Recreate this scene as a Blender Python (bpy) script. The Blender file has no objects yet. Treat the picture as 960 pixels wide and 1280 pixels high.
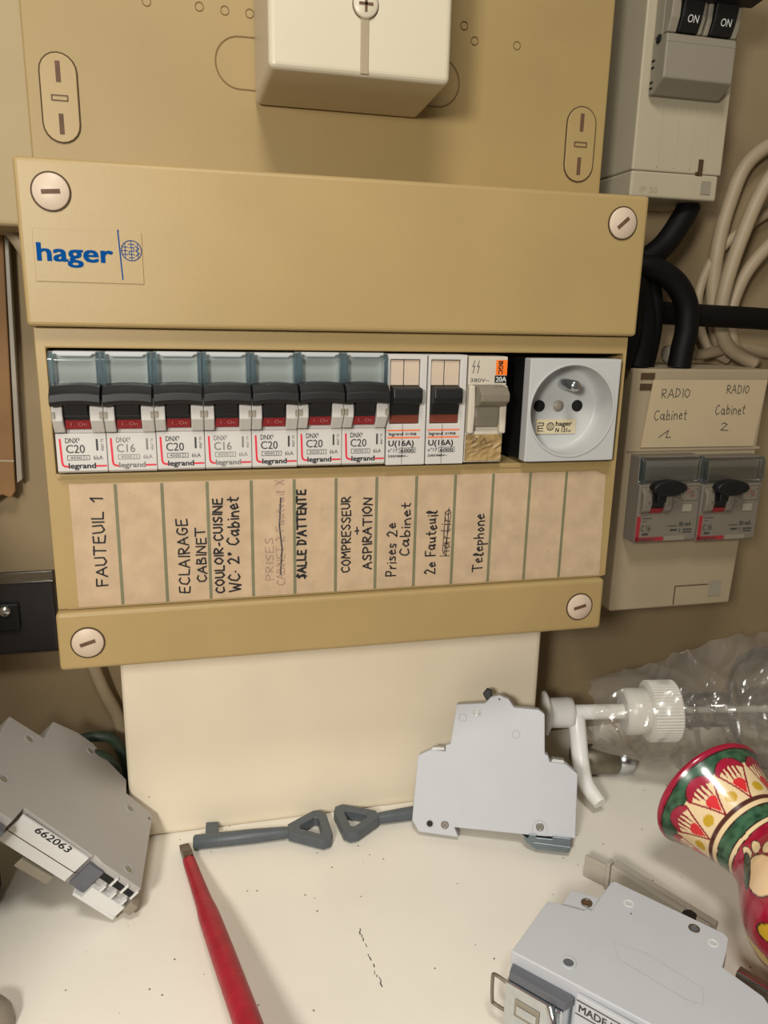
import bpy, bmesh, math, random
from mathutils import Vector, Matrix
random.seed(7)
SC = bpy.context.scene
COL = SC.collection
S = 0.001                                   # every length below is in millimetres

# ------------------------------------------------------------------ camera
cam_d = bpy.data.cameras.new('camera')
cam = bpy.data.objects.new('camera', cam_d)
COL.objects.link(cam)
cam_d.sensor_fit = 'HORIZONTAL'
cam_d.sensor_width = 36.0
cam_d.lens = 36.0 * 961.765 / 960
cam_d.clip_start = 0.005
cr = Vector((0.97190558, -0.23439433, 0.0214208))
cu = Vector((0.03787792, 0.2455807, 0.96863584))
cf = Vector((0.23230328, 0.94061119, -0.24755962))
m = Matrix((cr, cu, -cf)).transposed().to_4x4()
m.translation = Vector((49.373, -310.411, 65.817)) * S
cam.matrix_world = m
SC.camera = cam
# sensor fit HORIZONTAL: 36 mm spans the 960 px width

# ------------------------------------------------------------------ light
w = bpy.data.worlds.new('world'); SC.world = w; w.use_nodes = True
w.node_tree.nodes['Background'].inputs[0].default_value = (1.0, 0.92, 0.82, 1)
w.node_tree.nodes['Background'].inputs[1].default_value = 0.12

def area(name, loc, target, size, power, color):
    d = bpy.data.lights.new(name, 'AREA'); d.shape = 'DISK'; d.size = size * S
    d.energy = power; d.color = color
    o = bpy.data.objects.new(name, d); COL.objects.link(o)
    o.location = Vector(loc) * S
    o.rotation_euler = (Vector(target) - Vector(loc)).to_track_quat('-Z', 'Y').to_euler()
    return o
area('side_lamp', (-128, -480, 150), (110, 40, -110), 80, 2.45, (1.0, 0.965, 0.90))
area('ceiling_lamp', (20, -420, 600), (100, 0, -160), 180, 3.0, (1.0, 0.975, 0.91))

SC.view_settings.view_transform = 'Standard'
SC.view_settings.look = 'None'
SC.view_settings.gamma = 1
SC.view_settings.use_curve_mapping = False
SC.view_settings.exposure = 0.0

# ------------------------------------------------------------------ materials
def lin(c):
    return tuple((x / 12.92 if x <= 0.04045 else ((x + 0.055) / 1.055) ** 2.4) for x in [v / 255 for v in c]) + (1,)

def mat(name, rgb, rough=0.5, var=0.06, scale=60, metal=0.0, bump=0.0, bscale=400, spec=0.4, alpha=1.0, trans=0.0, coat=0.0, specks=None):
    M = bpy.data.materials.new(name); M.use_nodes = True
    nt = M.node_tree; N = nt.nodes; L = nt.links
    b = N['Principled BSDF']
    tc = N.new('ShaderNodeTexCoord')
    nz = N.new('ShaderNodeTexNoise'); nz.inputs['Scale'].default_value = scale; nz.inputs['Detail'].default_value = 6
    L.new(tc.outputs['Object'], nz.inputs['Vector'])
    rp = N.new('ShaderNodeValToRGB')
    c = lin(rgb)
    rp.color_ramp.elements[0].position = 0.3; rp.color_ramp.elements[1].position = 0.7
    rp.color_ramp.elements[0].color = tuple(x * (1 - var) for x in c[:3]) + (1,)
    rp.color_ramp.elements[1].color = tuple(min(1, x * (1 + var)) for x in c[:3]) + (1,)
    L.new(nz.outputs['Fac'], rp.inputs['Fac'])
    out = rp.outputs['Color']
    if specks:
        sscale, thr, keep, scol = specks
        vo = N.new('ShaderNodeTexVoronoi'); vo.inputs['Scale'].default_value = sscale
        L.new(tc.outputs['Object'], vo.inputs['Vector'])
        lt = N.new('ShaderNodeMath'); lt.operation = 'LESS_THAN'; lt.inputs[1].default_value = thr
        L.new(vo.outputs['Distance'], lt.inputs[0])
        sp = N.new('ShaderNodeSeparateColor'); L.new(vo.outputs['Color'], sp.inputs[0])
        l2 = N.new('ShaderNodeMath'); l2.operation = 'LESS_THAN'; l2.inputs[1].default_value = keep
        L.new(sp.outputs[0], l2.inputs[0])
        mu = N.new('ShaderNodeMath'); mu.operation = 'MULTIPLY'
        L.new(lt.outputs[0], mu.inputs[0]); L.new(l2.outputs[0], mu.inputs[1])
        mx = N.new('ShaderNodeMixRGB'); mx.inputs[2].default_value = lin(scol)
        L.new(mu.outputs[0], mx.inputs[0]); L.new(out, mx.inputs[1]); out = mx.outputs[0]
    L.new(out, b.inputs['Base Color'])
    b.inputs['Roughness'].default_value = rough
    b.inputs['Metallic'].default_value = metal
    b.inputs['Specular IOR Level'].default_value = spec
    b.inputs['Alpha'].default_value = alpha
    b.inputs['Transmission Weight'].default_value = trans
    b.inputs['Coat Weight'].default_value = coat
    if bump:
        n2 = N.new('ShaderNodeTexNoise'); n2.inputs['Scale'].default_value = bscale; n2.inputs['Detail'].default_value = 4
        L.new(tc.outputs['Object'], n2.inputs['Vector'])
        bp = N.new('ShaderNodeBump'); bp.inputs['Strength'].default_value = bump; bp.inputs['Distance'].default_value = 0.0006
        L.new(n2.outputs['Fac'], bp.inputs['Height']); L.new(bp.outputs['Normal'], b.inputs['Normal'])
    return M

def film(name, tint, gloss=0.12, rough=0.08, fac_blend=0.35, milk=0.0):
    M = bpy.data.materials.new(name); M.use_nodes = True
    nt = M.node_tree; N = nt.nodes; L = nt.links
    N.remove(N['Principled BSDF']); o = N['Material Output']
    t = N.new('ShaderNodeBsdfTransparent'); t.inputs[0].default_value = lin(tint)
    g = N.new('ShaderNodeBsdfGlossy'); g.inputs['Roughness'].default_value = rough; g.inputs[0].default_value = (1, 1, 1, 1)
    lw = N.new('ShaderNodeLayerWeight'); lw.inputs[0].default_value = fac_blend
    mm = N.new('ShaderNodeMath'); mm.operation = 'MULTIPLY_ADD'; mm.inputs[1].default_value = 0.7; mm.inputs[2].default_value = gloss
    L.new(lw.outputs['Fresnel'], mm.inputs[0])
    mx = N.new('ShaderNodeMixShader'); L.new(mm.outputs[0], mx.inputs[0]); L.new(t.outputs[0], mx.inputs[1]); L.new(g.outputs[0], mx.inputs[2])
    if milk:
        df = N.new('ShaderNodeBsdfDiffuse'); df.inputs[0].default_value = (0.85, 0.84, 0.82, 1)
        m2 = N.new('ShaderNodeMixShader'); m2.inputs[0].default_value = milk
        L.new(mx.outputs[0], m2.inputs[1]); L.new(df.outputs[0], m2.inputs[2]); mx = m2
    L.new(mx.outputs[0], o.inputs[0])
    return M

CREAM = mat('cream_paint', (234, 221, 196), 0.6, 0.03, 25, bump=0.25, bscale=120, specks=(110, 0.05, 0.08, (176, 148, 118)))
SHELF = mat('shelf_paint', (231, 225, 212), 0.55, 0.03, 20, bump=0.15, bscale=150, specks=(190, 0.085, 0.32, (110, 92, 74)))
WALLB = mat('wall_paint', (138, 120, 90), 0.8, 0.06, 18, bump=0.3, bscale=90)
BEIGE = mat('aged_beige_plastic', (160, 136, 90), 0.45, 0.05, 22, bump=0.06, bscale=900, specks=(55, 0.03, 0.10, (110, 84, 54)))
BEIGE2 = mat('darker_aged_beige_plastic', (155, 131, 84), 0.5, 0.07, 14, bump=0.06, bscale=900)
IVORY = mat('ivory_plastic', (197, 186, 162), 0.35, 0.02, 30)
SCREWP = mat('pinkish_white_plastic', (194, 174, 152), 0.45, 0.03, 60)
GROOVE = mat('dark_groove', (66, 48, 26), 0.8, 0.1)
SLOTB = mat('brown_slot', (92, 66, 46), 0.7, 0.15, 300)
BLACKGAP = mat('black_recess', (14, 13, 13), 0.9, 0.1)
WHITEP = mat('white_breaker_plastic', (192, 187, 180), 0.4, 0.02, 80)
WHITE2 = mat('white_enclosure_plastic', (168, 158, 134), 0.4, 0.03, 40)
OFFW = mat('yellowed_white_plastic', (153, 138, 112), 0.5, 0.04, 40)
PAPERW = mat('white_card', (188, 184, 172), 0.6, 0.02)
BLACKP = mat('black_plastic', (19, 18, 17), 0.5, 0.1, 120)
DARKB = mat('near_black_plastic', (14, 14, 15), 0.5, 0.1)
RED = mat('red_marker', (128, 24, 28), 0.45, 0.08, 300)
REDINK = mat('red_print', (206, 40, 56), 0.5, 0.02)
BLACKINK = mat('black_ink', (22, 21, 24), 0.6, 0.05)
GREYINK = mat('grey_print', (118, 114, 110), 0.6, 0.05)
DARKINK = mat('dark_print', (58, 56, 54), 0.6, 0.05)
PALEINK = mat('faded_ink', (150, 120, 104), 0.7, 0.1)
BLUEINK = mat('blue_print', (10, 66, 124), 0.9, 0.05, spec=0.0)
WHITEINK = mat('white_print', (205, 205, 200), 0.5, 0.02)
BLUECL = film('blue_clear_plastic', (224, 236, 241), 0.09, 0.15)
CLEARC = film('clear_cover_plastic', (240, 244, 246), 0.05, 0.12)
PAPER = mat('aged_label_paper', (181, 156, 126), 0.85, 0.10, 120, bump=0.2, bscale=500, specks=(220, 0.06, 0.15, (140, 110, 90)))
OLIVE = mat('olive_separator', (112, 110, 82), 0.6, 0.08)
PAPER2 = mat('cream_label_paper', (176, 158, 126), 0.8, 0.03)
GREY = mat('grey_breaker_plastic', (191, 193, 197), 0.45, 0.015, 60, bump=0.04, bscale=1500)
GREYL = mat('light_grey_plastic', (212, 211, 208), 0.4, 0.02, 60)
GREYD = mat('dark_grey_plastic', (96, 98, 104), 0.45, 0.06, 120)
GREYK = mat('grey_key_plastic', (84, 90, 94), 0.42, 0.08, 200, bump=0.1, bscale=1500)
GREYM = mat('taupe_plastic', (140, 132, 116), 0.45, 0.06, 100)
METAL = mat('zinc_plated_steel', (205, 210, 214), 0.2, 0.06, 200, metal=1.0)
METALD = mat('dull_steel', (150, 142, 128), 0.5, 0.08, 200, metal=1.0)
CABLEB = mat('black_cable_sheath', (7, 6, 6), 0.6, 0.1, 100, spec=0.2)
CABLEW = mat('cream_cable_sheath', (160, 143, 116), 0.5, 0.04, 100)
DRVRED = mat('red_insulation', (160, 28, 44), 0.42, 0.12, 160, bump=0.5, bscale=500)
STEELT = mat('worn_steel_tip', (100, 88, 78), 0.35, 0.2, 400, metal=1.0)
ORANGE = mat('orange_sticker', (236, 116, 34), 0.5, 0.03)
ORLINE = mat('orange_print', (226, 110, 66), 0.5, 0.03)
TAPE = mat('yellowed_tape', (152, 126, 82), 0.4, 0.18, 140, bump=0.5, bscale=250)
BROWNRED = mat('brown_red_strip', (112, 52, 34), 0.5, 0.1)
KRAFT = mat('brown_cardboard', (126, 92, 54), 0.7, 0.14, 40, bump=0.3, bscale=120)
SMOKE = mat('dark_smoked_plastic', (38, 36, 36), 0.3, 0.1, 80)
GREENW = mat('dark_green_sheath', (52, 66, 54), 0.5, 0.12, 100)
NAVY = mat('dark_navy_plastic', (36, 38, 52), 0.5, 0.1, 90)
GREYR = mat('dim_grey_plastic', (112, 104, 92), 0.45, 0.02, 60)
PLASTER = mat('beige_plaster', (160, 141, 106), 0.7, 0.03, 25, bump=0.3, bscale=100)
TAUPEH = mat('taupe_handle', (120, 112, 96), 0.45, 0.06, 100)
GREY2 = mat('warm_grey_breaker_plastic', (170, 166, 161), 0.45, 0.015, 60)
CLIPM = mat('blue_grey_steel', (128, 138, 142), 0.35, 0.06, 200, metal=0.8)
LIPC = mat('grey_window_lip', (176, 178, 176), 0.35, 0.02)
PINKINK = mat('worn_pink_print', (176, 104, 100), 0.6, 0.05)
GREYS = mat('soft_grey_plastic', (180, 180, 181), 0.45, 0.015, 60)
BRUSH = mat('brushed_steel', (190, 190, 186), 0.5, 0.04, 200, metal=0.5)
PAPERL = mat('ivory_type_label', (200, 186, 152), 0.6, 0.02)
SOCK = mat('grey_socket_plastic', (178, 178, 175), 0.4, 0.015, 60)
CREAMP = mat('old_cream_plastic', (190, 180, 162), 0.45, 0.03, 60)
MIDG = mat('mid_grey_plastic', (134, 126, 110), 0.45, 0.02, 60)  # even mid grey of the main switch housing and guards
STRIPG = mat('pale_taupe_plastic', (172, 165, 152), 0.45, 0.04, 80)
GROOVE2 = mat('soft_groove', (112, 88, 50), 0.8, 0.1)
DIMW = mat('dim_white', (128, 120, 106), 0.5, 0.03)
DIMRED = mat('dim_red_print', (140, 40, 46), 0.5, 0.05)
PUMPW = mat('white_pump_plastic', (232, 230, 224), 0.3, 0.01)
BOTTLE = film('clear_bottle', (222, 220, 214), 0.10, 0.1)
BAG = film('clear_film', (247, 245, 242), 0.035, 0.16, 0.25, milk=0.09)

# ------------------------------------------------------------------ mesh builder (millimetres)
def vadd(a, b): return (a[0] + b[0], a[1] + b[1], a[2] + b[2])

class MB:
    def __init__(s): s.v = []; s.f = []; s.sm = []; s.lay = 0
    def add(s, vs, fs, smooth=False, M=None):
        k = len(s.v)
        s.v += [tuple(M @ Vector(x)) if M else tuple(x) for x in vs]
        s.f += [tuple(i + k for i in f) for f in fs]; s.sm += [smooth] * len(fs)
        return s
    def box(s, x0, x1, y0, y1, z0, z1, M=None):
        v = [(x, y, z) for x in (x0, x1) for y in (y0, y1) for z in (z0, z1)]
        return s.add(v, [(0, 1, 3, 2), (4, 6, 7, 5), (0, 4, 5, 1), (2, 3, 7, 6), (0, 2, 6, 4), (1, 5, 7, 3)], M=M)
    def hexa(s, front, back):               # two quads, same order
        return s.add(list(front) + list(back), [(0, 1, 2, 3), (7, 6, 5, 4), (0, 4, 5, 1), (1, 5, 6, 2), (2, 6, 7, 3), (3, 7, 4, 0)])
    def prism(s, pts, a, b, plane='xy', M=None, smooth=False):
        n = len(pts)
        mk = {'xy': lambda p, h: (p[0], p[1], h), 'xz': lambda p, h: (p[0], h, p[1]), 'yz': lambda p, h: (h, p[0], p[1])}[plane]
        v = [mk(p, a) for p in pts] + [mk(p, b) for p in pts]
        s.add(v, [tuple(range(n)), tuple(range(2 * n - 1, n - 1, -1))], M=M)
        return s.add(v, [(i, i + n, (i + 1) % n + n, (i + 1) % n) for i in range(n)], smooth, M=M)
    def ring(s, outer, inner, a, b, plane='xz', M=None):     # plate with a hole, same point count
        n = len(outer)
        mk = {'xy': lambda p, h: (p[0], p[1], h), 'xz': lambda p, h: (p[0], h, p[1])}[plane]
        v = [mk(p, a) for p in outer] + [mk(p, a) for p in inner] + [mk(p, b) for p in outer] + [mk(p, b) for p in inner]
        f = []
        for i in range(n):
            j = (i + 1) % n
            f += [(i, j, n + j, n + i), (2 * n + j, 2 * n + i, 3 * n + i, 3 * n + j), (j, i, 2 * n + i, 2 * n + j), (n + i, n + j, 3 * n + j, 3 * n + i)]
        return s.add(v, f, M=M)
    def loft(s, prof, xs, dz):            # (y, z) outline swept along x, lifted by dz(x)
        n = len(prof); v = [(x, y, z + dz(x)) for x in xs for y, z in prof]
        f = [(k * n + i, k * n + (i + 1) % n, (k + 1) * n + (i + 1) % n, (k + 1) * n + i) for k in range(len(xs) - 1) for i in range(n)]
        f += [tuple(range(n - 1, -1, -1)), tuple(range(len(v) - n, len(v)))]
        return s.add(v, f)
    def lathe(s, prof, n=32, M=None, cap=True, arc=None):      # prof: (r, z) about local z
        v = []; f = []
        for r, z in prof:
            for i in range(n):
                a = 2 * math.pi * i / n; v.append((r * math.cos(a), r * math.sin(a), z))
        for k in range(len(prof) - 1):
            for i in range(n):
                j = (i + 1) % n
                f.append((k * n + i, k * n + j, (k + 1) * n + j, (k + 1) * n + i))
        s.add(v, f, True, M)
        if cap:
            s.add(v[:n], [tuple(range(n - 1, -1, -1))], M=M); s.add(v[-n:], [tuple(range(n))], M=M)
        return s
    def tube(s, path, r, n=12, sub=6, M=None, cap=True, flat=1.0):
        P = [Vector(p) for p in path]
        if sub > 1 and len(P) > 2:
            Q = []; Rr = []
            rr = r if isinstance(r, (list, tuple)) else [r] * len(P)
            for i in range(len(P) - 1):
                p0 = P[max(i - 1, 0)]; p1 = P[i]; p2 = P[i + 1]; p3 = P[min(i + 2, len(P) - 1)]
                for k in range(sub):
                    t = k / sub
                    Q.append(0.5 * ((2 * p1) + (p2 - p0) * t + (2 * p0 - 5 * p1 + 4 * p2 - p3) * t * t + (3 * p1 - p0 - 3 * p2 + p3) * t ** 3))
                    Rr.append(rr[i] * (1 - t) + rr[i + 1] * t)
            Q.append(P[-1]); Rr.append(rr[-1]); P = Q; rad = Rr
        else:
            rad = r if isinstance(r, (list, tuple)) else [r] * len(P)
        v = []; f = []
        t0 = (P[1] - P[0]).normalized()
        a = t0.orthogonal().normalized(); 
        for i, p in enumerate(P):
            t = (P[min(i + 1, len(P) - 1)] - P[max(i - 1, 0)]).normalized()
            a = (a - t * a.dot(t)).normalized(); b = t.cross(a)
            for k in range(n):
                an = 2 * math.pi * k / n
                v.append(tuple(p + rad[i] * (a * math.cos(an) + b * math.sin(an))))
        for i in range(len(P) - 1):
            for k in range(n):
                j = (k + 1) % n
                f.append((i * n + k, i * n + j, (i + 1) * n + j, (i + 1) * n + k))
        s.add(v, f, True, M)
        if cap:
            s.add(v[:n], [tuple(range(n - 1, -1, -1))], M=M); s.add(v[-n:], [tuple(range(n))], M=M)
        return s
    def text(s, txt, h, o, ex=(1, 0, 0), ey=(0, 0, 1), w=None, bold=0.0, align='L', sx=1.0):
        vs, fs, wd = glyphs(txt)
        k = h; kx = h * sx
        if w: kx = w / wd
        off = {'L': 0, 'C': -wd * kx / 2, 'R': -wd * kx}[align]
        ex = Vector(ex).normalized(); ey = Vector(ey).normalized(); o = Vector(o)
        nn = ex.cross(ey); lift = 0.0
        for d in ((0,) if not bold else (-bold, bold)):           # heavier strokes: strikes a hair apart, each on top of the last
            for e in ((0,) if bold < .015 else (-bold * .6, bold * .6)):
                s.add([tuple(o + nn * lift + ex * ((x + d * 1.2) * kx + off) + ey * ((y + e * 1.2) * k)) for x, y in vs], fs)
                lift += 0.02
        return s
    def line(s, pts, wd, o=(0, 0, 0), ex=(1, 0, 0), ey=(0, 0, 1)):   # ink stroke: flat ribbon with round joints
        ex = Vector(ex); ey = Vector(ey); o = Vector(o)
        nn = ex.cross(ey)
        P = lambda x, y: tuple(o + ex * x + ey * y + nn * (s.lay * 0.003))
        h = wd / 2
        for (x0, y0), (x1, y1) in zip(pts, pts[1:]):
            d = math.hypot(x1 - x0, y1 - y0)
            if d < 1e-6: continue
            nx, ny = -(y1 - y0) / d * h, (x1 - x0) / d * h
            s.lay = (s.lay + 1) % 12
            s.add([P(x0 - nx, y0 - ny), P(x1 - nx, y1 - ny), P(x1 + nx, y1 + ny), P(x0 + nx, y0 + ny)], [(0, 1, 2, 3)])
        for x, y in pts:
            s.lay = (s.lay + 1) % 12
            s.add([P(x + h * math.cos(k * math.pi / 4), y + h * math.sin(k * math.pi / 4)) for k in range(8)], [tuple(range(8))])
        return s
    def build(s, name, m, parent=None, bevel=0.0, seg=2, origin=(0, 0, 0), smooth_all=False):
        me = bpy.data.meshes.new(name)
        me.from_pydata([tuple((c - q) * S for c, q in zip(x, origin)) for x in s.v], [], s.f)
        bm = bmesh.new(); bm.from_mesh(me)
        if bevel: bmesh.ops.remove_doubles(bm, verts=bm.verts, dist=1e-7)
        bmesh.ops.recalc_face_normals(bm, faces=bm.faces)
        bm.to_mesh(me); bm.free()
        if len(me.polygons) == len(s.sm): me.polygons.foreach_set('use_smooth', [bool(x) or smooth_all for x in s.sm])
        me.materials.append(m)
        o = bpy.data.objects.new(name, me); COL.objects.link(o)
        if parent is not None: o.parent = parent
        if bevel:
            b = o.modifiers.new('edge', 'BEVEL'); b.width = bevel * S; b.segments = seg; b.limit_method = 'ANGLE'; b.angle_limit = math.radians(40)
        return o

_gc = {}
def glyphs(txt, bold=0.0):
    key = (txt, bold)
    if key in _gc: return _gc[key]
    c = bpy.data.curves.new('t', 'FONT'); c.body = txt; c.size = 1.0; c.offset = bold; c.resolution_u = 3; c.fill_mode = 'FRONT'
    o = bpy.data.objects.new('t', c); COL.objects.link(o)
    dg = bpy.context.evaluated_depsgraph_get(); dg.update()
    me = bpy.data.meshes.new_from_object(o.evaluated_get(dg))
    k = 1 / 0.69
    vs = [(v.co.x * k, v.co.y * k) for v in me.vertices]
    fs = [tuple(p.vertices) for p in me.polygons]
    x0 = min([v[0] for v in vs] or [0]); x1 = max([v[0] for v in vs] or [1])
    vs = [(x - x0, y) for x, y in vs]
    bpy.data.objects.remove(o); bpy.data.curves.remove(c); bpy.data.meshes.remove(me)
    _gc[key] = (vs, fs, x1 - x0)
    return _gc[key]

def tag(o, label=None, cat=None, group=None, kind=None):
    if label: o['label'] = label
    if cat: o['category'] = cat
    if group: o['group'] = group
    if kind: o['kind'] = kind
    return o
def thing(name, label, cat, loc=(0, 0, 0), group=None, R=None):
    o = bpy.data.objects.new(name, None); COL.objects.link(o); o.empty_display_size = 0.01
    if R is not None:
        M = Matrix(R).to_4x4(); M.translation = Vector(loc) * S; o.matrix_world = M
    else: o.location = Vector(loc) * S
    return tag(o, label, cat, group)
def kids(o): return [c for c in bpy.data.objects if c.parent == o]
def copy_tree(o, parent=None):
    c = o.copy(); COL.objects.link(c)
    if parent is not None: c.parent = parent
    for ch in kids(o): copy_tree(ch, c)
    return c
def struct(name, mb, m, bevel=0.0): return tag(mb.build(name, m, None, bevel, 3), kind='structure')
def circ(cx, cz, r, n=32, a0=0.0, a1=2 * math.pi):
    return [(cx + r * math.cos(a0 + (a1 - a0) * i / n), cz + r * math.sin(a0 + (a1 - a0) * i / n)) for i in range(n)]
def stadium(cx, cz, w, h, n=10):             # vertical pill
    r = w / 2; d = h / 2 - r; p = []
    for i in range(n + 1): a = math.pi * i / n; p.append((cx + r * math.cos(a), cz + d + r * math.sin(a)))
    for i in range(n + 1): a = math.pi + math.pi * i / n; p.append((cx + r * math.cos(a), cz - d + r * math.sin(a)))
    return p
def rot2(pts, cx, cz, deg):
    c, s_ = math.cos(math.radians(deg)), math.sin(math.radians(deg))
    return [(cx + (x - cx) * c - (z - cz) * s_, cz + (x - cx) * s_ + (z - cz) * c) for x, z in pts]
def facing(x, y, z):                         # lathe frame: local z points to the room (-Y)
    return Matrix(((1, 0, 0, x), (0, 0, -1, y), (0, 1, 0, z), (0, 0, 0, 1)))
def axis_frame(o, d):                        # lathe frame: local z along d
    d = Vector(d).normalized(); q = d.to_track_quat('Z', 'Y').to_matrix().to_4x4(); q.translation = Vector(o); return q

# ------------------------------------------------------------------ the setting
struct('shelf_floor', MB().box(-260, 520, -230, 125, -222, -200), SHELF)
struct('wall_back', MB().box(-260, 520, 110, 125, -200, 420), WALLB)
struct('wall_center', MB().box(8.5, 231, 53, 109.9, -200, 98), CREAM, 3)
struct('wall_upper', MB().box(-110, 240, 53.2, 109.9, 98.2, 420), PLASTER, 2)
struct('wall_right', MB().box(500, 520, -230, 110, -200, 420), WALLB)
struct('left_light_blocker', MB().box(-95, -75, -215, 109.9, -199.9, 10), CREAM)  # unseen low panel, added to keep lamp light off the left alcove
# a crack in the paint of the shelf
cr_ = MB(); random.seed(3)
y = -30.0; x = 112.0
while y > -62:
    x += random.uniform(-.5, .75); y2 = y - random.uniform(.7, 2.0)
    if random.random() < .8: cr_.line([(x, y), (x + random.uniform(-.3, .4), y2)], random.uniform(.2, .55), (0, 0, -199.95), (1, 0, 0), (0, 1, 0))
    y = y2 - random.uniform(.1, .7)
tag(cr_.build('paint_crack', DARKINK, bpy.data.objects['shelf_floor']))

# ------------------------------------------------------------------ upper meter board
t = thing('meter_board', 'large yellowed beige back board above the fuse box, with punched oval slots', 'meter board', (115, 50, 118))
O = (115, 50, 118)
MB().box(-11.2, 241.4, 50, 53, 116.5, 300).build('board', BEIGE2, t, .8, 2, O)
def oval_knockout(cx, cz, w, h, rot, bars):
    g = MB().ring(rot2(stadium(cx, cz, w, h), cx, cz, rot), rot2(stadium(cx, cz, w - .9, h - .9), cx, cz, rot), 49.6, 49.95)
    g.build('slot_outline', GROOVE, t, 0, 2, O)
    p = MB().prism(rot2(stadium(cx, cz, w - 1.0, h - 1.0), cx, cz, rot), 49.3, 49.95, 'xz').build('slot_cover', BEIGE, t, .2, 2, O)
    for dz in (h * .285, -h * .285):
        q = rot2([(cx - .9, cz + dz - 3.8), (cx + .9, cz + dz - 3.8), (cx + .9, cz + dz + 3.8), (cx - .9, cz + dz + 3.8)], cx, cz, rot)
        b = MB().prism(q, 49.1, 49.3, 'xz').build('slit', SLOTB, p, 0, 2, (0, 0, 0)); b.location = [-a * S for a in O]
    o_ = rot2([(cx - 3.2, cz - 1.1), (cx + 3.2, cz - 1.1), (cx + 3.2, cz + 1.1), (cx - 3.2, cz + 1.1)], cx, cz, rot)
    i_ = rot2([(cx - 2.8, cz - .75), (cx + 2.8, cz - .75), (cx + 2.8, cz + .75), (cx - 2.8, cz + .75)], cx, cz, rot)
    b = MB().ring(o_, i_, 48.9, 49.3).build('slit_frame', SLOTB, p); b.location = [-a * S for a in O]
oval_knockout(1.2, 147.1, 14.6, 33.5, 0, 1)
oval_knockout(229, 145.3, 15.2, 33, 0, 1)
for (hx, hz) in ((36.3, 184.9), (56.8, 185.2), (66.9, 184.8), (76.9, 184.7), (169.6, 189.3), (174.7, 183.8), (194.7, 183.8)):
    MB().ring(circ(hx, hz, 1.75, 20), circ(hx, hz, 1.5, 20), 49.7, 49.95).build('punched_hole', GROOVE2, t, 0, 2, O)
for (cx, sgn) in ((72.4, -1), (158.5, 1)):   # the wide pill behind the white box, both ends show
    a0 = math.pi / 2 if sgn < 0 else -math.pi / 2
    n = 20; o_ = [(cx + 10.2 * math.cos(a0 + math.pi * i / n), 166 + 10.2 * math.sin(a0 + math.pi * i / n)) for i in range(n + 1)]
    i_ = [(cx + 9.5 * math.cos(a0 + math.pi * i / n), 166 + 9.5 * math.sin(a0 + math.pi * i / n)) for i in range(n + 1)]
    ln = MB(); pts = [(cx - sgn * 14, 166 + (10 if sgn < 0 else -10))] + [((a + c) / 2, (b + d) / 2) for (a, b), (c, d) in zip(o_, i_)] + [(cx - sgn * 14, 166 - (10 if sgn < 0 else -10))]
    ln.line(pts, .6, (0, 49.85, 0)).build('knockout_outline', GROOVE2, t, 0, 2, O)

# white cover box screwed on the board
O = (113, 50, 150); t = thing('terminal_cover', 'glossy ivory box cover with a central groove and crosshead screw', 'cover', O)
bx = MB().hexa([(79.6, 0, 151.8), (148.3, 0, 151.8), (148.3, 0, 260), (79.6, 0, 260)], [(78.5, 49.4, 150.4), (149.4, 49.4, 150.4), (149.4, 49.4, 260), (78.5, 49.4, 260)])
bx.build('body', IVORY, t, 2.2, 4, O)
MB().box(113.2, 116.4, -.35, .4, 152.4, 171).build('groove', OFFW, t, .3, 2, O)
sc = MB().lathe([(4.6, 0), (4.6, .9), (4.1, 1.3), (.01, 1.3)], 28, facing(114.9, .1, 175.2)).build('screw', IVORY, t, 0, 2, O)
b = MB().ring(circ(114.9, 175.2, 4.95, 28), circ(114.9, 175.2, 4.6, 28), -.25, .1).build('screw_rim', SLOTB, sc); b.location = [-a * S for a in O]
b = MB().box(112.3, 117.5, -1.5, -1.15, 174.75, 175.65).box(114.45, 115.35, -1.5, -1.15, 172.6, 178).build('cross_slot', SLOTB, sc); b.location = [-a * S for a in O]

# ------------------------------------------------------------------ the fuse box
O = (113, 0, -60)
fb = thing('fuse_box', 'wide yellowed beige fuse box with blue lettering and a handwritten label strip', 'fuse box', O)
def sub(mb, name, m, parent, bevel=0, seg=2):     # a piece given in world mm under a part that is itself under fb (parent origin = O)
    o = mb.build(name, m, parent, bevel, seg, O); return o
MB().box(-8.5, 235.3, -5, 49.9, 59.3, 116).build('top_cover', BEIGE, fb, 1.6, 3, O)
fr = MB().ring([(-7.3, -51.2), (234.4, -51.2), (234.4, 59.1), (-7.3, 59.1)], [(-3.6, 4.0), (232.9, 4.0), (232.9, 51.6), (-3.6, 51.6)], 0, 49)
fr.build('front_frame', BEIGE, fb, .5, 2, O)
MB().box(-3.4, 232.7, 38, 48.8, 4.2, 51.4).build('back_plate', BLACKGAP, fb, 0, 2, O)
MB().box(-3.3, 232.6, 31, 37.9, 10.2, 45.2).build('mounting_rail', METALD, fb, .5, 2, O)
MB().box(-7.9, 232.2, -4, 49, -76, -51.4).build('bottom_bar', BEIGE, fb, 1.6, 3, O)
MB().box(-3.4, 231.5, -.55, -.05, 2.2, 3.0).box(-3.4, 232.5, -.5, -.05, -51.1, -50.6).build('label_guide', BEIGE2, fb, .1, 1, O)
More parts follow.
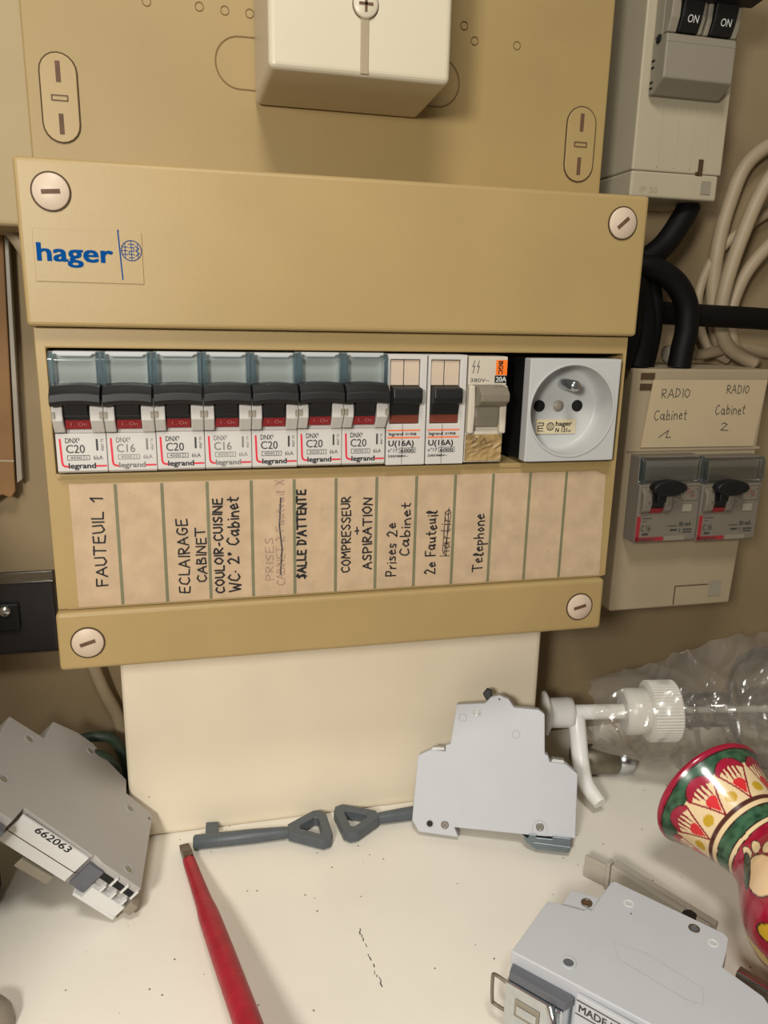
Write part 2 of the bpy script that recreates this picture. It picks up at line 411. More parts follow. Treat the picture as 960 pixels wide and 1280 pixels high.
for (sx, sz, sy, an) in ((3.3, 104.9, -5, 4), (223.6, 104.8, -5, 42), (3.5, -64.3, -4, 17), (220.1, -64.2, -4, 14)):
    sw = MB().lathe([(6.1, 0), (6.1, .5), (5.8, .8), (.01, .8)], 36, facing(sx, sy - .05, sz)).build('cover_screw', SCREWP, fb, 0, 2, O)
    MB().ring(circ(sx, sz, 6.65, 40), circ(sx, sz, 6.1, 40), sy - .35, sy - .05).build('screw_rim', GROOVE, sw, 0, 2, O).location = (0, 0, 0)
    q = rot2([(sx - 3.1, sz - .75), (sx + 3.1, sz - .75), (sx + 3.1, sz + .75), (sx - 3.1, sz + .75)], sx, sz, an)
    MB().prism(q, sy - 1.0, sy - .86, 'xz').build('screw_slot', SLOTB, sw, 0, 2, O)
# brand plate
pl = MB().box(-3.9, 32.7, -5.35, -5.02, 74.9, 92.6).build('brand_plate', BEIGE, fb, .25, 2, O)
MB().text('hager', 6.0, (-2.7, -5.45, 82.0), w=25, bold=.03).build('lettering', BLUEINK, pl, 0, 2, O)
e = MB().line([(24.6, 93.2), (25.4, 76.4)], .45, (0, -5.45, 0))
e.build('vertical_rule', BLUEINK, pl, 0, 2, O)
e = MB(); cx, cz, r = 28.9, 86.4, 3.45
e.line(circ(cx, cz, r, 36) + [(cx + r, cz)], .3, (0, -5.45, 0))
for k in (-.62, 0, .62):
    hh = math.sqrt(1 - k * k) * r; e.line([(cx + k * r, cz - hh), (cx + k * r, cz + hh)], .22, (0, -5.45, 0))
for q in ([(-2.9, 1.2), (-1.2, 1.2)], [(-3.2, 0), (-1.4, 0)], [(-2.9, -1.3), (-1.2, -1.3)], [(-1, 2.2), (1, 2.2)], [(-.7, 1.1), (.8, 1.1), (.8, -.2), (-.8, -.2), (-.8, -1.3), (.9, -1.3)], [(1.2, 1.6), (2.6, .8), (1.4, 0), (2.7, -.9), (1.4, -1.8)], [(-.9, -2.4), (.9, -2.4)]):
    e.line([(cx + a, cz + b) for a, b in q], .26, (0, -5.45, 0))
e.build('round_emblem', BLUEINK, pl, 0, 2, O)
# label strip
strip = MB().prism([(0.6, .2), (224.5, -.4), (229.5, -2.6), (231, -50.4), (.6, -50.4)], -.5, -.1, 'xz').build('label_strip', PAPER, fb, 0, 2, O)
for k in range(1, 13):
    x = 17.5 * k
    MB().box(x - .62, x + .62, -.62, -.52, -50.2, -.3).build('separator', OLIVE, strip, 0, 2, O)
# a hand-drawn alphabet: strokes on a unit grid
G = {
 'A': '0,0 .35,1 .7,0;.12,.38 .6,.4', 'B': '.05,0 .05,1;.05,1 .45,.95 .5,.7 .1,.55;.1,.55 .6,.42 .6,.1 .05,0', 'C': '.65,.85 .4,1 .1,.75 .05,.3 .3,0 .65,.15',
 'D': '.05,0 .08,1;.0,1 .45,.9 .62,.5 .45,.1 .0,0', 'E': '.6,1 .08,.98 .05,.02 .6,0;.06,.52 .5,.54', 'F': '.08,0 .05,1 .62,1;.06,.55 .5,.56', 'G': '.65,.85 .4,1 .1,.75 .05,.3 .3,0 .6,.1 .62,.45 .4,.45', 'H': '.05,0 .05,1;.6,0 .6,1;.05,.5 .6,.5', 'I': '.1,0 .1,1', 'i': '.1,0 .1,.6;.1,.82 .12,.86',
 'L': '.06,1 .03,.02 .55,0', 'M': '0,0 .1,1 .4,.4 .7,1 .8,0', 'N': '0,0 .05,1 .6,.02 .65,1', 'O': '.35,1 .05,.7 .05,.3 .35,0 .65,.3 .65,.7 .35,1', 'P': '.08,0 .05,1 .5,.95 .6,.7 .45,.5 .06,.45',
 'R': '.05,0 .05,1 .45,.95 .55,.72 .4,.55 .05,.5 .6,0', 'S': '.6,.9 .35,1 .08,.8 .25,.55 .55,.4 .55,.12 .3,0 .02,.12', 'T': '.35,0 .35,1;0,1 .75,1', 'U': '.05,1 .05,.25 .3,0 .6,.2 .62,1', 'V': '0,1 .32,0 .65,1',
 'W': '0,1 .2,0 .42,.7 .65,0 .85,1', 'X': '0,0 .6,1;0,1 .6,0', '1': '.02,.7 .35,1 .3,0', '2': '.05,.8 .3,1 .55,.75 .35,.4 0,0 .65,.02', "'": '.1,.75 .15,1', '-': '.05,.45 .4,.48', '.': '.05,.4 .1,.42', '+': '.0,.5 .5,.5;.25,.25 .25,.75', ' ': '',
 'a': '.5,.5 .25,.62 .02,.35 .15,.02 .45,.2 .52,.6 .5,0 .65,.06', 'b': '.05,1 .05,0 .4,.05 .5,.35 .3,.58 .05,.35', 'c': '.5,.5 .25,.62 .02,.3 .2,0 .52,.12', 'e': '.03,.3 .5,.38 .3,.62 .05,.4 .15,.02 .52,.1', 'f': '.1,-.1 .2,.9 .45,.95;0,.5 .4,.55',
 'h': '.05,1 .05,0;.05,.35 .3,.6 .48,.4 .5,0', 'l': '.05,.1 .3,.8 .2,1 .1,.8 .15,0 .35,.05', 'n': '.05,.6 .05,0;.05,.4 .3,.62 .48,.4 .5,0', 'o': '.25,.6 .03,.35 .2,0 .48,.25 .25,.6', 'p': '.05,.6 .05,-.4;.05,.5 .4,.58 .48,.25 .05,.05',
 'r': '.05,0 .08,.6;.08,.4 .35,.6', 's': '.45,.55 .15,.6 .1,.4 .4,.25 .35,.02 .02,.05', 't': '.2,.95 .15,.1 .4,.03;-.02,.62 .45,.66', 'u': '.03,.6 .08,.05 .4,.1 .5,.6 .5,.1 .62,.03', '$': '.6,.9 .3,.95 .1,.75 .5,.4 .5,.12 .02,.1;.35,1.1 .25,-.1', '/': '.0,.0 .4,1', '°': '.1,.7 .25,.85 .1,.98 .0,.85 .1,.7', 'é': '.03,.3 .5,.38 .3,.62 .05,.4 .15,.02 .52,.1;.25,.8 .45,.98', 'È': '.6,1 .08,.98 .05,.02 .6,0;.06,.52 .5,.54;.1,1.2 .45,1.1'}
def hand(mb, txt, o, length, h, wd, ex, ey, jit=.04):
    x = 0; items = []
    for ch in txt:
        g = G[ch]; ww = .0
        pls = []
        for q in g.split(';'):
            if q:
                pts = [tuple(float(a) for a in c.split(',')) for c in q.split()]
                pls.append(pts); ww = max(ww, max(a for a, b in pts))
        if ch == ' ': ww = .35
        items.append((x, pls)); x += ww + .22
    k = length / (x - .22)
    for x0, pls in items:
        dy = random.uniform(-.06, .06)
        for pts in pls:
            mb.line([((x0 + a + random.uniform(-jit, jit)) * k, (b + dy + random.uniform(-jit, jit)) * h) for a, b in pts], wd, o, ex, ey)
    return mb
UP = (0, 0, 1); LEFT = (-1, 0, 0)
def vert(txts, ink):                          # writing that runs upwards: (text, x of baseline, z start, length, height, width)
    mb = MB()
    for (tx, x, z, ln, h, wd) in txts: hand(mb, tx, (x, -.68, z), ln, h, wd, UP, LEFT)
    return mb
random.seed(11)
vert([('FAUTEUIL 1', 12.3, -42, 36.5, 4.3, .62)], BLACKINK).build('handwriting', BLACKINK, strip, 0, 2, O)
vert([('ECLAIRAGE', 44.3, -47, 31.5, 4.3, .62), ('CABINET', 51, -42.5, 23, 3.7, .62)], BLACKINK).build('handwriting', BLACKINK, strip, 0, 2, O)
vert([('COULOIR-CUISINE', 58, -48, 40.5, 3.5, .7), ('WC. 2° Cabinet', 64.5, -47.5, 40.5, 4.6, .7)], BLACKINK).build('handwriting', BLACKINK, strip, 0, 2, O)
vert([('PRISES', 78.5, -43.6, 18.5, 3.2, .3), ('CABINET 2 Fauteuil X', 83.2, -46, 45.5, 3.4, .3)], PALEINK).build('handwriting', PALEINK, strip, 0, 2, O)
MB().line([(81.4, -41), (82.2, -30), (81.2, -20), (81.9, -8)], .6, (0, -.69, 0)).build('strike_through', DARKINK, strip, 0, 2, O)
vert([("$ALLE D'ATTENTE", 92.2, -43.5, 38.5, 3.6, .8)], BLACKINK).build('handwriting', BLACKINK, strip, 0, 2, O)
vert([('COMPRESSEUR', 111.2, -42, 33.5, 3.7, .6), ('+', 116, -25, 3, 3.6, .6), ('ASPIRATION', 120.5, -41, 31.5, 3.8, .65)], BLACKINK).build('handwriting', BLACKINK, strip, 0, 2, O)
vert([('Prises 2e', 131.5, -45, 24, 4.4, .6), ('Cabinet', 137.6, -36, 24, 4.2, .6)], BLACKINK).build('handwriting', BLACKINK, strip, 0, 2, O)
k_ = vert([('2e Fauteuil', 149.6, -45, 29, 4.6, .62)], BLACKINK)
hand(k_, 'hartiro', (156, -.68, -37), 21, 4.6, .3, UP, LEFT)
k_.line([(154.6, -37), (155, -15)], .35, (0, -.69, 0)); k_.line([(152.9, -35), (153.5, -17)], .3, (0, -.69, 0)); k_.line([(153.6, -36), (156.1, -18)], .3, (0, -.69, 0))
k_.build('handwriting', BLACKINK, strip, 0, 2, O)
vert([('Telephone', 171.8, -45, 26.5, 4.6, .6)], BLACKINK).build('handwriting', BLACKINK, strip, 0, 2, O)

# ------------------------------------------------------------------ modular breakers in the fuse box
GRP = 'breakers with red on-flags in a row'
def make_breaker(rating, ink, ratm, loc, label):
    t = thing('circuit_breaker', label, 'circuit breaker', loc, GRP)
    W = 17.98
    # body: stepped side profile (y, z): label face, cheeks, window block
    prof = [(30, 0), (-3.2, 0), (-4.4, .8), (-4.4, 14.2), (-6.4, 15.2), (-9.2, 21), (-9.2, 24), (-6.2, 27.5), (-3.2, 28), (-3.2, 45.3), (30, 45.3)]
    side = [(0, 3.9), (W - 4.7, W)]
    b = MB()
    b.prism([(30, 0), (-3.2, 0), (-4.4, .8), (-4.4, 15.0), (-3.4, 15.4), (-3.4, 27), (-2.2, 28), (-2.2, 45.3), (30, 45.3)], 0, W, 'yz')
    b.build('body', WHITEP, t, .3, 2)
    for x0, x1 in side:
        MB().prism([(-3.5, 15.5), (-5.0, 15.5), (-9.0, 20.5), (-9.2, 24), (-7.0, 28.2), (-3.5, 28.2)], x0, x1, 'yz').build('cheek', WHITEP, t, .5, 2)
    nt_ = MB().box(.02, 1.3, -9.6, -9.0, 21.4, 23.8).box(W - 1.3, W - .02, -9.6, -9.0, 21.4, 23.8)
    nt_.build('side_notch', GREYM, t)
    MB().line([(0, 15.6), (4.2, 15.6), (4.6, 17.4)], .22, (0, -5.15, 0)).build('seam', DARKINK, t)
    # switch: dark drum, red flag, black T handle
    MB().prism([(-3.5, 19.3), (-6.2, 19.3), (-7.6, 22), (-7.6, 26.5), (-3.5, 28.5)], 4.1, W - 4.9, 'yz').build('switch_drum', DARKB, t, .4, 2)
    fl = MB().prism([(-3.5, 17), (-5.4, 17), (-6.3, 19.2), (-6.9, 20.7), (-3.5, 20.7)], 4.15, W - 4.95, 'yz').build('red_flag', RED, t, .1, 1)
    MB().text('I . On', 1.5, (6.2, -6.75, 18.3), ey=(0, -.35, 1), w=5.6).build('lettering', PINKINK, fl)
    hd = MB().loft([(-3.0, 28.3), (-9.5, 26.3), (-12.2, 26.6), (-13.1, 28.2), (-12.9, 30.6), (-11.5, 31.8), (-9.8, 33.5), (-7.5, 34.0), (-3.0, 34.0)], [.2 + (W - .5) * k / 12 for k in range(13)], lambda x: -.75 * (2 * (x - W / 2) / W) ** 2 + .2)
    hd.prism([(-3.6, 22), (-8.6, 22.5), (-10.6, 27.2), (-3.6, 28.4)], 4.6, W - 5.4, 'yz')
    hd.build('handle', BLACKP, t, .25, 2)
    # clear label window with blue edges, white card inside
    MB().box(1.6, W - 1.6, -2.75, -2.3, 33.6, 44.2).build('name_card', PAPERW, t)
    cv = MB().prism([(-3.1, 33.0), (-6.6, 33.6), (-7.0, 42.6), (-4.6, 45.2), (-3.1, 45.2)], 1.7, W - 1.7, 'yz').build('label_window', CLEARC, t, .3, 2)
    for x0, x1 in ((.05, 1.6), (W - 1.6, W - .05)):
        MB().prism([(-2.4, 32.5), (-7.2, 33.2), (-7.4, 42.9), (-4.9, 45.5), (-2.4, 45.5)], x0, x1, 'yz').build('window_edge', BLUECL, t, .2, 2)
    MB().prism([(2.6, 44.6), (3.6, 43.6), (W - 3.6, 43.6), (W - 2.6, 44.6), (W - 1.6, 44.6), (W - 1.6, 45.5), (1.6, 45.5), (1.6, 44.6)], -5.6, -4.9, 'xz').build('window_lip', LIPC, t, .15, 1)
    # print
    y = -4.5
    MB().text('DNX³', 1.9, (3.4, y, 11.6), w=5.0, bold=.015).build('lettering', GREYINK if ratm else DARKINK, t)
    MB().text(rating, 3.1, (3.5, y, 7.8), w=6.6, bold=.012).build('rating', GREYINK if ratm else DARKINK, t)
    q = MB().line([(3.8, 5.1), (11.6, 5.1), (11.6, 6.8), (3.8, 6.8), (3.8, 5.1)], .2, (0, y, 0)).line([(9.6, 5.1), (9.6, 6.8)], .18, (0, y, 0))
    q.text('4500', 1.0, (4.7, y, 5.45), w=4.2).text('3', 1.0, (10.2, y, 5.45))
    q.text('6kA', 1.6, (13.0, y, 5.1), w=3.4)
    q.build('rating_box', GREYINK if ratm else DARKINK, t)
    MB().text('legrand', 2.0, (4.0, y, 1.9), w=9.6, bold=.035).build('lettering', GREYINK if ratm else BLACKINK, t)
    MB().line([(1.5, 13), (1.75, 4.2), (2.0, 3.2), (2.7, 2.7), (3.6, 2.6)], .75, (0, y, 0)).line([(13.9, 2.7), (17.4, 2.7)], .65, (0, y, 0)).build('red_rule', REDINK, t)
    q = MB().text('4067 73' if not ratm else '4067 74', .95, (16.9, y, 8.4), ex=UP, ey=LEFT, w=4.6)
    q.box(14.2, 14.95, y, y + .02, 8.6, 13); q.build('side_print', GREYINK if ratm else DARKINK, t)
    return t
Z0 = 5.2
LB = ['white C20 breaker above the strip column reading FAUTEUIL 1',
      'white C16 breaker above the blank second strip column, second from the left edge',
      'white C20 breaker above the strip column reading ECLAIRAGE CABINET',
      'white C16 breaker above the strip column reading COULOIR-CUISINE',
      'white C20 breaker above the faded crossed-out strip column',
      "white C20 breaker above the strip column reading SALLE D'ATTENTE",
      'white C20 breaker above the COMPRESSEUR column, touching the older orange-marked breaker']
b20 = make_breaker('C20', DARKINK, False, (-2.2, 0, Z0), LB[0])
b16 = make_breaker('C16', GREYINK, True, (-2.2 + 18.15, 0, Z0), LB[1])
for k in range(2, 7):
    c = copy_tree(b16 if k == 3 else b20)
    c.location = Vector((-2.2 + 18.15 * k, 0, Z0 + (.5 if k > 4 else 0.2))) * S
    c['label'] = LB[k]

def make_old_breaker(loc, label):
    t = thing('double_pole_breaker', label, 'circuit breaker', loc, 'older breakers marked U(16A)')
    W = 16.6; H = 45.4
    b = MB().box(0, W, -1.2, 30, 0, H); b.build('body', WHITEP, t, .4, 2)
    MB().ring([(0, 0), (W, 0), (W, H), (0, H)], [(1.2, 17.2), (W - 2.8, 17.2), (W - 2.8, H - 2), (1.2, H - 2)], -4.4, -1.25).build('front_frame', WHITEP, t, .35, 2)
    for x0, x1 in ((1.5, 6.9), (7.2, W - 3.1)): MB().box(x0, x1, -3.4, -1.3, 33, H - 2.3).build('name_field', SCREWP, t, .2, 2)
    MB().box(1.4, W - 3.0, -3.6, -1.3, 17.4, 21.6).build('red_flag', BROWNRED, t, .1, 1)
    hd = MB().prism([(-1.5, 20.5), (-4.6, 21.0), (-5.6, 25.5), (-9.4, 26.2), (-10, 28.5), (-9.4, 32.2), (-1.5, 33)], 1.4, W - 3.0, 'yz').build('handle', BLACKP, t, .5, 2)
    y = -4.5
    MB().line([(6.8, .4), (6.8, 17)], .2, (0, y, 0)).line([(6.95, 33), (6.95, H - 2.2)], .22, (0, -3.5, 0)).build('pole_seam', DARKINK, t)
    MB().line([(.6, 14.6), (W - 2.4, 14.6)], .62, (0, y, 0)).line([(.6, 11.6), (W - 2.4, 11.6)], .62, (0, y, 0)).build('orange_rule', ORLINE, t)
    MB().text('legrand', 1.35, (1.0, y, 12.5), w=6.2, bold=.02).text('01908', 1.05, (8.2, y, 12.5), w=4.6, bold=.02).text('U(16A)', 2.3, (1.0, y, 8.1), w=10.8, bold=.025).text('n°17', 1.5, (.9, y, 5.5), w=4.0, bold=.01).text('230/380V~', .85, (.9, y, 3.4), w=8.6, bold=.03).build('lettering', BLACKINK, t)
    q = MB()
    q.line([(5.6, 5.2), (12.6, 5.2), (12.6, 7.2), (5.6, 7.2), (5.6, 5.2)], .22, (0, y, 0)).text('6000', 1.3, (6.2, y, 5.5), w=5.8, bold=.03)
    q.build('rating_box', DARKINK, t)
    return t
o1 = make_old_breaker((125.2, 0, 5.3), 'older white U(16A) breaker next to the last red-flag breaker')
o2 = copy_tree(o1); o2.location = Vector((142.4, 0, 5.3)) * S; o2['label'] = 'older white U(16A) breaker beside the taped grey-handled 20A breaker'

t = thing('grey_handled_breaker', 'old 20A breaker with grey handle, orange sticker and yellowed tape', 'circuit breaker', (159.6, 0, 5.4))
W = 17.4
MB().prism([(30, 0), (-2.6, 0), (-3.0, 12.6), (-2.2, 14), (-2.2, 32.4), (-4.2, 33), (-4.2, 44.8), (30, 44.8)], 0.3, W, 'yz').build('body', CREAMP, t, .4, 2)
for x0, x1, sg in ((.3, 3.0, 1), (W - 2.6, W, -1)):
    q = [(x0, 12), (x1, 13.4), (x1 + .5 * sg, 20), (x1 + (.7 if sg > 0 else 0), 27), (x1, 33), (x0, 34), (x0 + .4 * sg, 24)]
    MB().prism([(x0, 12.8), (x1, 12.8), (x1 + .4, 22), (x1, 33), (x0, 33)] if sg > 0 else [(x0, 12.8), (x1, 12.8), (x1, 33), (x0, 33), (x0 - .4, 22)], -6.2, -2.25, 'xz').build('cheek', CREAMP, t, .8, 3)
MB().prism([(-2.3, 15.5), (-4.2, 15.5), (-5.6, 20), (-5.4, 26), (-2.3, 29)], 3.6, W - 3.2, 'yz').build('switch_drum', TAUPEH, t, .4, 2)
MB().prism([(-2.5, 24.5), (-5.7, 24.0), (-9.5, 25.2), (-12.6, 27.0), (-12.8, 30.2), (-10, 32.6), (-4.4, 33.2), (-2.5, 32.6)], 3.2, W - 1.6, 'yz').build('handle', TAUPEH, t, .6, 3)
tp = MB(); random.seed(5)
N_ = 9
gv = [[(.6 + (W - 1.2) * i / N_, -3.35 - random.uniform(0, .7), .9 + 11.2 * j / N_) for i in range(N_ + 1)] for j in range(N_ + 1)]
vv = [p for r in gv for p in r] + [(p[0], -3.02, p[2]) for r in gv for p in r]; nn = N_ + 1; n2 = nn * nn
ff = [(j * nn + i, j * nn + i + 1, (j + 1) * nn + i + 1, (j + 1) * nn + i) for j in range(N_) for i in range(N_)]
ff += [(n2 + a, n2 + d, n2 + c, n2 + b) for (a, b, c, d) in ff]
edge = [i for i in range(nn)] + [j * nn + nn - 1 for j in range(1, nn)] + [n2 - 1 - i for i in range(1, nn)] + [j * nn for j in range(nn - 2, 0, -1)]
ff += [(edge[i], edge[(i + 1) % len(edge)], n2 + edge[(i + 1) % len(edge)], n2 + edge[i]) for i in range(len(edge))]
tape = tp.add(vv, ff).build('adhesive_tape', TAPE, t)
MB().line([(3.5, 8.5), (4.2, 11), (5.5, 10.5), (4.2, 9)], .3, (0, -4.15, 0)).line([(7, 8.6), (8.8, 10.8), (9.6, 8.8)], .3, (0, -4.15, 0)).line([(3.5, 6.5), (12.5, 9.5)], .25, (0, -4.15, 0)).line([(3.8, 4.6), (13, 7.6)], .25, (0, -4.15, 0)).build('tape_crease', SLOTB, tape)
y = -4.3
MB().box(12.2, W - .2, y - .02, y + .08, 37.2, 43.4).build('orange_sticker', ORANGE, t)
MB().text('BGC', 1.9, (13.3, y - .1, 42.9), ex=(0, 0, -1), ey=(1, 0, 0), w=5.2, bold=.04).build('lettering', BLACKINK, t)
MB().box(11.9, W - .1, y - .02, y + .08, 34, 37.0).build('black_sticker', DARKB, t)
MB().text('20A', 2.0, (12.4, y - .1, 34.5), w=4.6, bold=.02).build('lettering', WHITEINK, t)
q = MB().text('380V~', 1.5, (1.2, y, 34.3), w=8.4)
for x in (1.6, 3.6): q.line([(x + 1.1, 43), (x + .3, 40.6), (x + 1.2, 40.9), (x + .5, 38.0)], .28, (0, y, 0))
q.build('lettering', DARKINK, t)

# socket
O = (205, 0, 5.4)
t = thing('power_socket', 'round grounded wall socket module at the end of the breaker row', 'socket', O)
cx, cz, n = 206.9, 27.6, 48
sq = []
for i in range(n):
    a = 2 * math.pi * i / n; c, s_ = math.cos(a), math.sin(a); k = 1 / max(abs(c) / 22.0, abs(s_) / 22.1); sq.append((cx + c * k, cz + s_ * k))
sq = [(min(max(x, 186.6), 229.0), z) for x, z in sq]
well = circ(cx + .3, cz, 19.6, n)
MB().ring(sq, well, -6, .5).build('body', SOCK, t, .9, 3, O)
n2_ = circ(cx + .3, cz, 19.7, n)
MB().ring([(min(max(x, 186.9), 228.8), z) for x, z in sq], n2_, .6, 28).build('rear_housing', DARKB, t, .3, 2, O)
MB().lathe([(19.5, 13.5), (19.3, 4.5), (18.6, .8), (17.6, 0), (.01, 0)], 48, facing(cx + .3, 7.5, cz), cap=False).build('well', SOCK, t, 0, 2, O)
lip = MB().ring(circ(cx + .3, cz, 20.3, n), circ(cx + .3, cz, 19.4, n), -6.5, -6.02).build('rim', SOCK, t, .2, 2, O)
MB().lathe([(2.4, 0), (2.4, 12.6), (1.9, 13.4), (.01, 13.4)], 24, facing(cx + 1.5, 7.4, cz + 10.5)).build('ground_pin', METAL, t, 0, 2, O)
for dx in (-9.2, 9.2): MB().lathe([(2.6, 0), (2.6, .3), (.01, .3)], 28, facing(cx + .3 + dx, 7.45, cz + .6)).build('pin_hole', BLACKGAP, t, 0, 2, O)
cs = MB().lathe([(2.5, 0), (2.5, .35), (.01, .35)], 24, facing(cx + .3, 7.45, cz + .6)).build('center_screw', GREYM, t, 0, 2, O)
lb = MB().box(cx - 9.8, cx + 9.4, 7.0, 7.4, cz - 11.9, cz - 5.4).build('type_label', PAPERL, t, 0, 2, O)
q = MB().text('hager', 2.0, (cx - .4, 6.95, cz - 8.3), w=7.8, bold=.03).text('N 131', 1.9, (cx - .3, 6.95, cz - 11.2), w=5.6, bold=.03).text('01', 1.0, (cx + 6, 6.95, cz - 11.2), bold=.03)
q.line(circ(cx - 3, cz - 8.6, 1.7, 20) + [(cx - 1.3, cz - 8.6)], .35, (0, 6.95, 0))
for a in (-.8, 0, .8): q.line([(cx - 3 + a, cz - 10.0), (cx - 3 + a, cz - 7.2)], .3, (0, 6.95, 0))
q.line([(cx - 9, cz - 7), (cx - 6.4, cz - 7), (cx - 6.4, cz - 8.2), (cx - 9, cz - 8.2), (cx - 9, cz - 10.6), (cx - 6.4, cz - 10.6)], .4, (0, 6.95, 0)).line([(cx - 8.6, cz - 9.4), (cx - 6.6, cz - 9.4)], .4, (0, 6.95, 0))
q.build('lettering', BLACKINK, lb, 0, 2, O)

# ------------------------------------------------------------------ upper right enclosure with main switch
O = (290, 110, 126)
t = thing('switch_enclosure', 'tall narrow ivory enclosure at the upper right, ribbed front with square slots', 'enclosure', O)
MB().box(265.5, 316.5, 64, 109.8, 139, 330).build('body', WHITE2, t, .8, 2, O)
MB().box(265.2, 314.8, 63.4, 109.6, 126.5, 138.8).build('lower_cap', WHITE2, t, 1.2, 3, O)
for x in (279, 288.5, 297.5, 306): MB().box(x - .35, x + .35, 63.6, 63.95, 141, 171).build('rib', WHITE2, t, .3, 2, O)
MB().box(302.6, 305.2, 63.5, 63.9, 137, 146).box(301.3, 303.0, 63.5, 63.9, 137, 140).build('slot', GROOVE, t, 0, 2, O)
MB().box(305.2, 310.6, 62.9, 63.35, 129.6, 135.8).build('square_slot', GREYM, t, 0, 2, O)
MB().text('IP 30', 2.8, (270.4, 63.3, 128.6), w=10).build('embossed_mark', OFFW, t, 0, 2, O)

O = (289, 52, 178)
t = thing('main_switch', 'grey two-pole main switch with black ON handles, on the ivory enclosure', 'switch', O)
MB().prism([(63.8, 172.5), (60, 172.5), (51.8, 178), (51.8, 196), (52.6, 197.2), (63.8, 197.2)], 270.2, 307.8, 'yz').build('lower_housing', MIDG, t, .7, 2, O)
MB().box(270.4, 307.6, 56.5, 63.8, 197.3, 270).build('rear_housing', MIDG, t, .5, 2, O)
MB().line([(270.4, 193.6), (307.6, 193.6)], .25, (0, 51.65, 0)).build('seam', GREYM, t, 0, 2, O)
for x0, x1 in ((270.4, 275.2), (286.2, 288.6), (289.8, 292.2), (304.4, 307.6)):
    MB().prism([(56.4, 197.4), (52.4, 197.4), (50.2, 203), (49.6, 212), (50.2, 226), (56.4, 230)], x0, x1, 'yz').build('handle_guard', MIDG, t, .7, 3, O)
hd = MB()
for x0, x1 in ((275.5, 286.0), (292.4, 304.2)):
    p_ = MB().prism([(56.4, 197.6), (51.6, 197.6), (49.0, 203), (47.6, 210), (46.4, 215), (56.4, 226)], x0, x1, 'yz').build('pole_handle', BLACKP, t, .6, 3, O)
    MB().text('ON', 3.1, ((x0 + x1) / 2, 48.75, 200.9), ey=(0, -.30, 1), w=5.6, align='C').build('lettering', WHITEINK, p_, 0, 2, O)
MB().prism([(50.2, 209.5), (42, 210.5), (38.5, 213), (38.5, 222), (42, 225), (50.2, 226)], 273, 312.5, 'yz').build('handle_bar', DARKB, t, 2.0, 4, O)
MB().lathe([(2.0, 0), (2.0, .4), (.01, .4)], 20, Matrix(((0, 0, -1, 270.15), (1, 0, 0, 58.5), (0, 1, 0, 196), (0, 0, 0, 1)))).build('side_hole', BLACKGAP, t, 0, 2, O)
for z in (175, 177.5, 184, 187): MB().box(269.85, 270.15, 60.4, 62.8, z, z + .8).build('side_vent', BLACKGAP, t, 0, 2, O)

# ------------------------------------------------------------------ lower right enclosure with two residual current breakers
O = (310, 110, -90)
t = thing('small_enclosure', 'cream enclosure right of the fuse box with a handwritten RADIO Cabinet card', 'enclosure', O)
MB().hexa([(269, 50, -91.5), (346, 50, -91.5), (351.5, 50, 42), (269, 50, 42)], [(269, 109.7, -91.5), (346, 109.7, -91.5), (351.5, 109.7, 42), (269, 109.7, 42)]).build('body', OFFW, t, 1.2, 3, O)
MB().box(269.6, 351, 49.2, 49.9, -1.2, .3).build('ledge', OFFW, t, .2, 2, O)
for z in (31, 36.5): MB().box(273.5, 281.5, 49.4, 49.9, z, z + 3.4).build('slot', GROOVE, t, .1, 1, O)
MB().box(331, 338.6, 49.3, 49.9, -86, -77.5).build('square_slot', GREYM, t, 0, 2, O)
MB().box(309, 330, 49.6, 49.95, -79.2, -78.8).box(308.6, 309, 49.6, 49.95, -90, -79).build('panel_seam', GROOVE, t, 0, 2, O)
cd = MB().prism([(277, 1.0), (346, .6), (349.5, 36.5), (280.5, 36.5)], 48.7, 49.1, 'xz').build('paper_card', PAPER2, t, 0, 2, O)
random.seed(21)
q = MB(); E1 = (1, 0, 0)
hand(q, 'RADIO', (286, 48.6, 27.2), 16.5, 4.6, .42, E1, UP); hand(q, 'Cabinet', (283, 48.6, 15.6), 19.5, 5.2, .42, E1, UP)
q.line([(287, 6.3), (292.5, 10.0), (291.3, 6.2), (294, 6.2)], .45, (0, 48.6, 0))
hand(q, 'RADIO', (325, 48.6, 29.3), 13.5, 4.4, .42, E1, UP); hand(q, 'Cabinet', (319.5, 48.6, 18.2), 18.5, 5.2, .42, E1, UP)
hand(q, '2', (324, 48.6, 9.4), 4.6, 4.2, .45, E1, UP)
q.build('handwriting', DARKINK, cd, 0, 2, O)
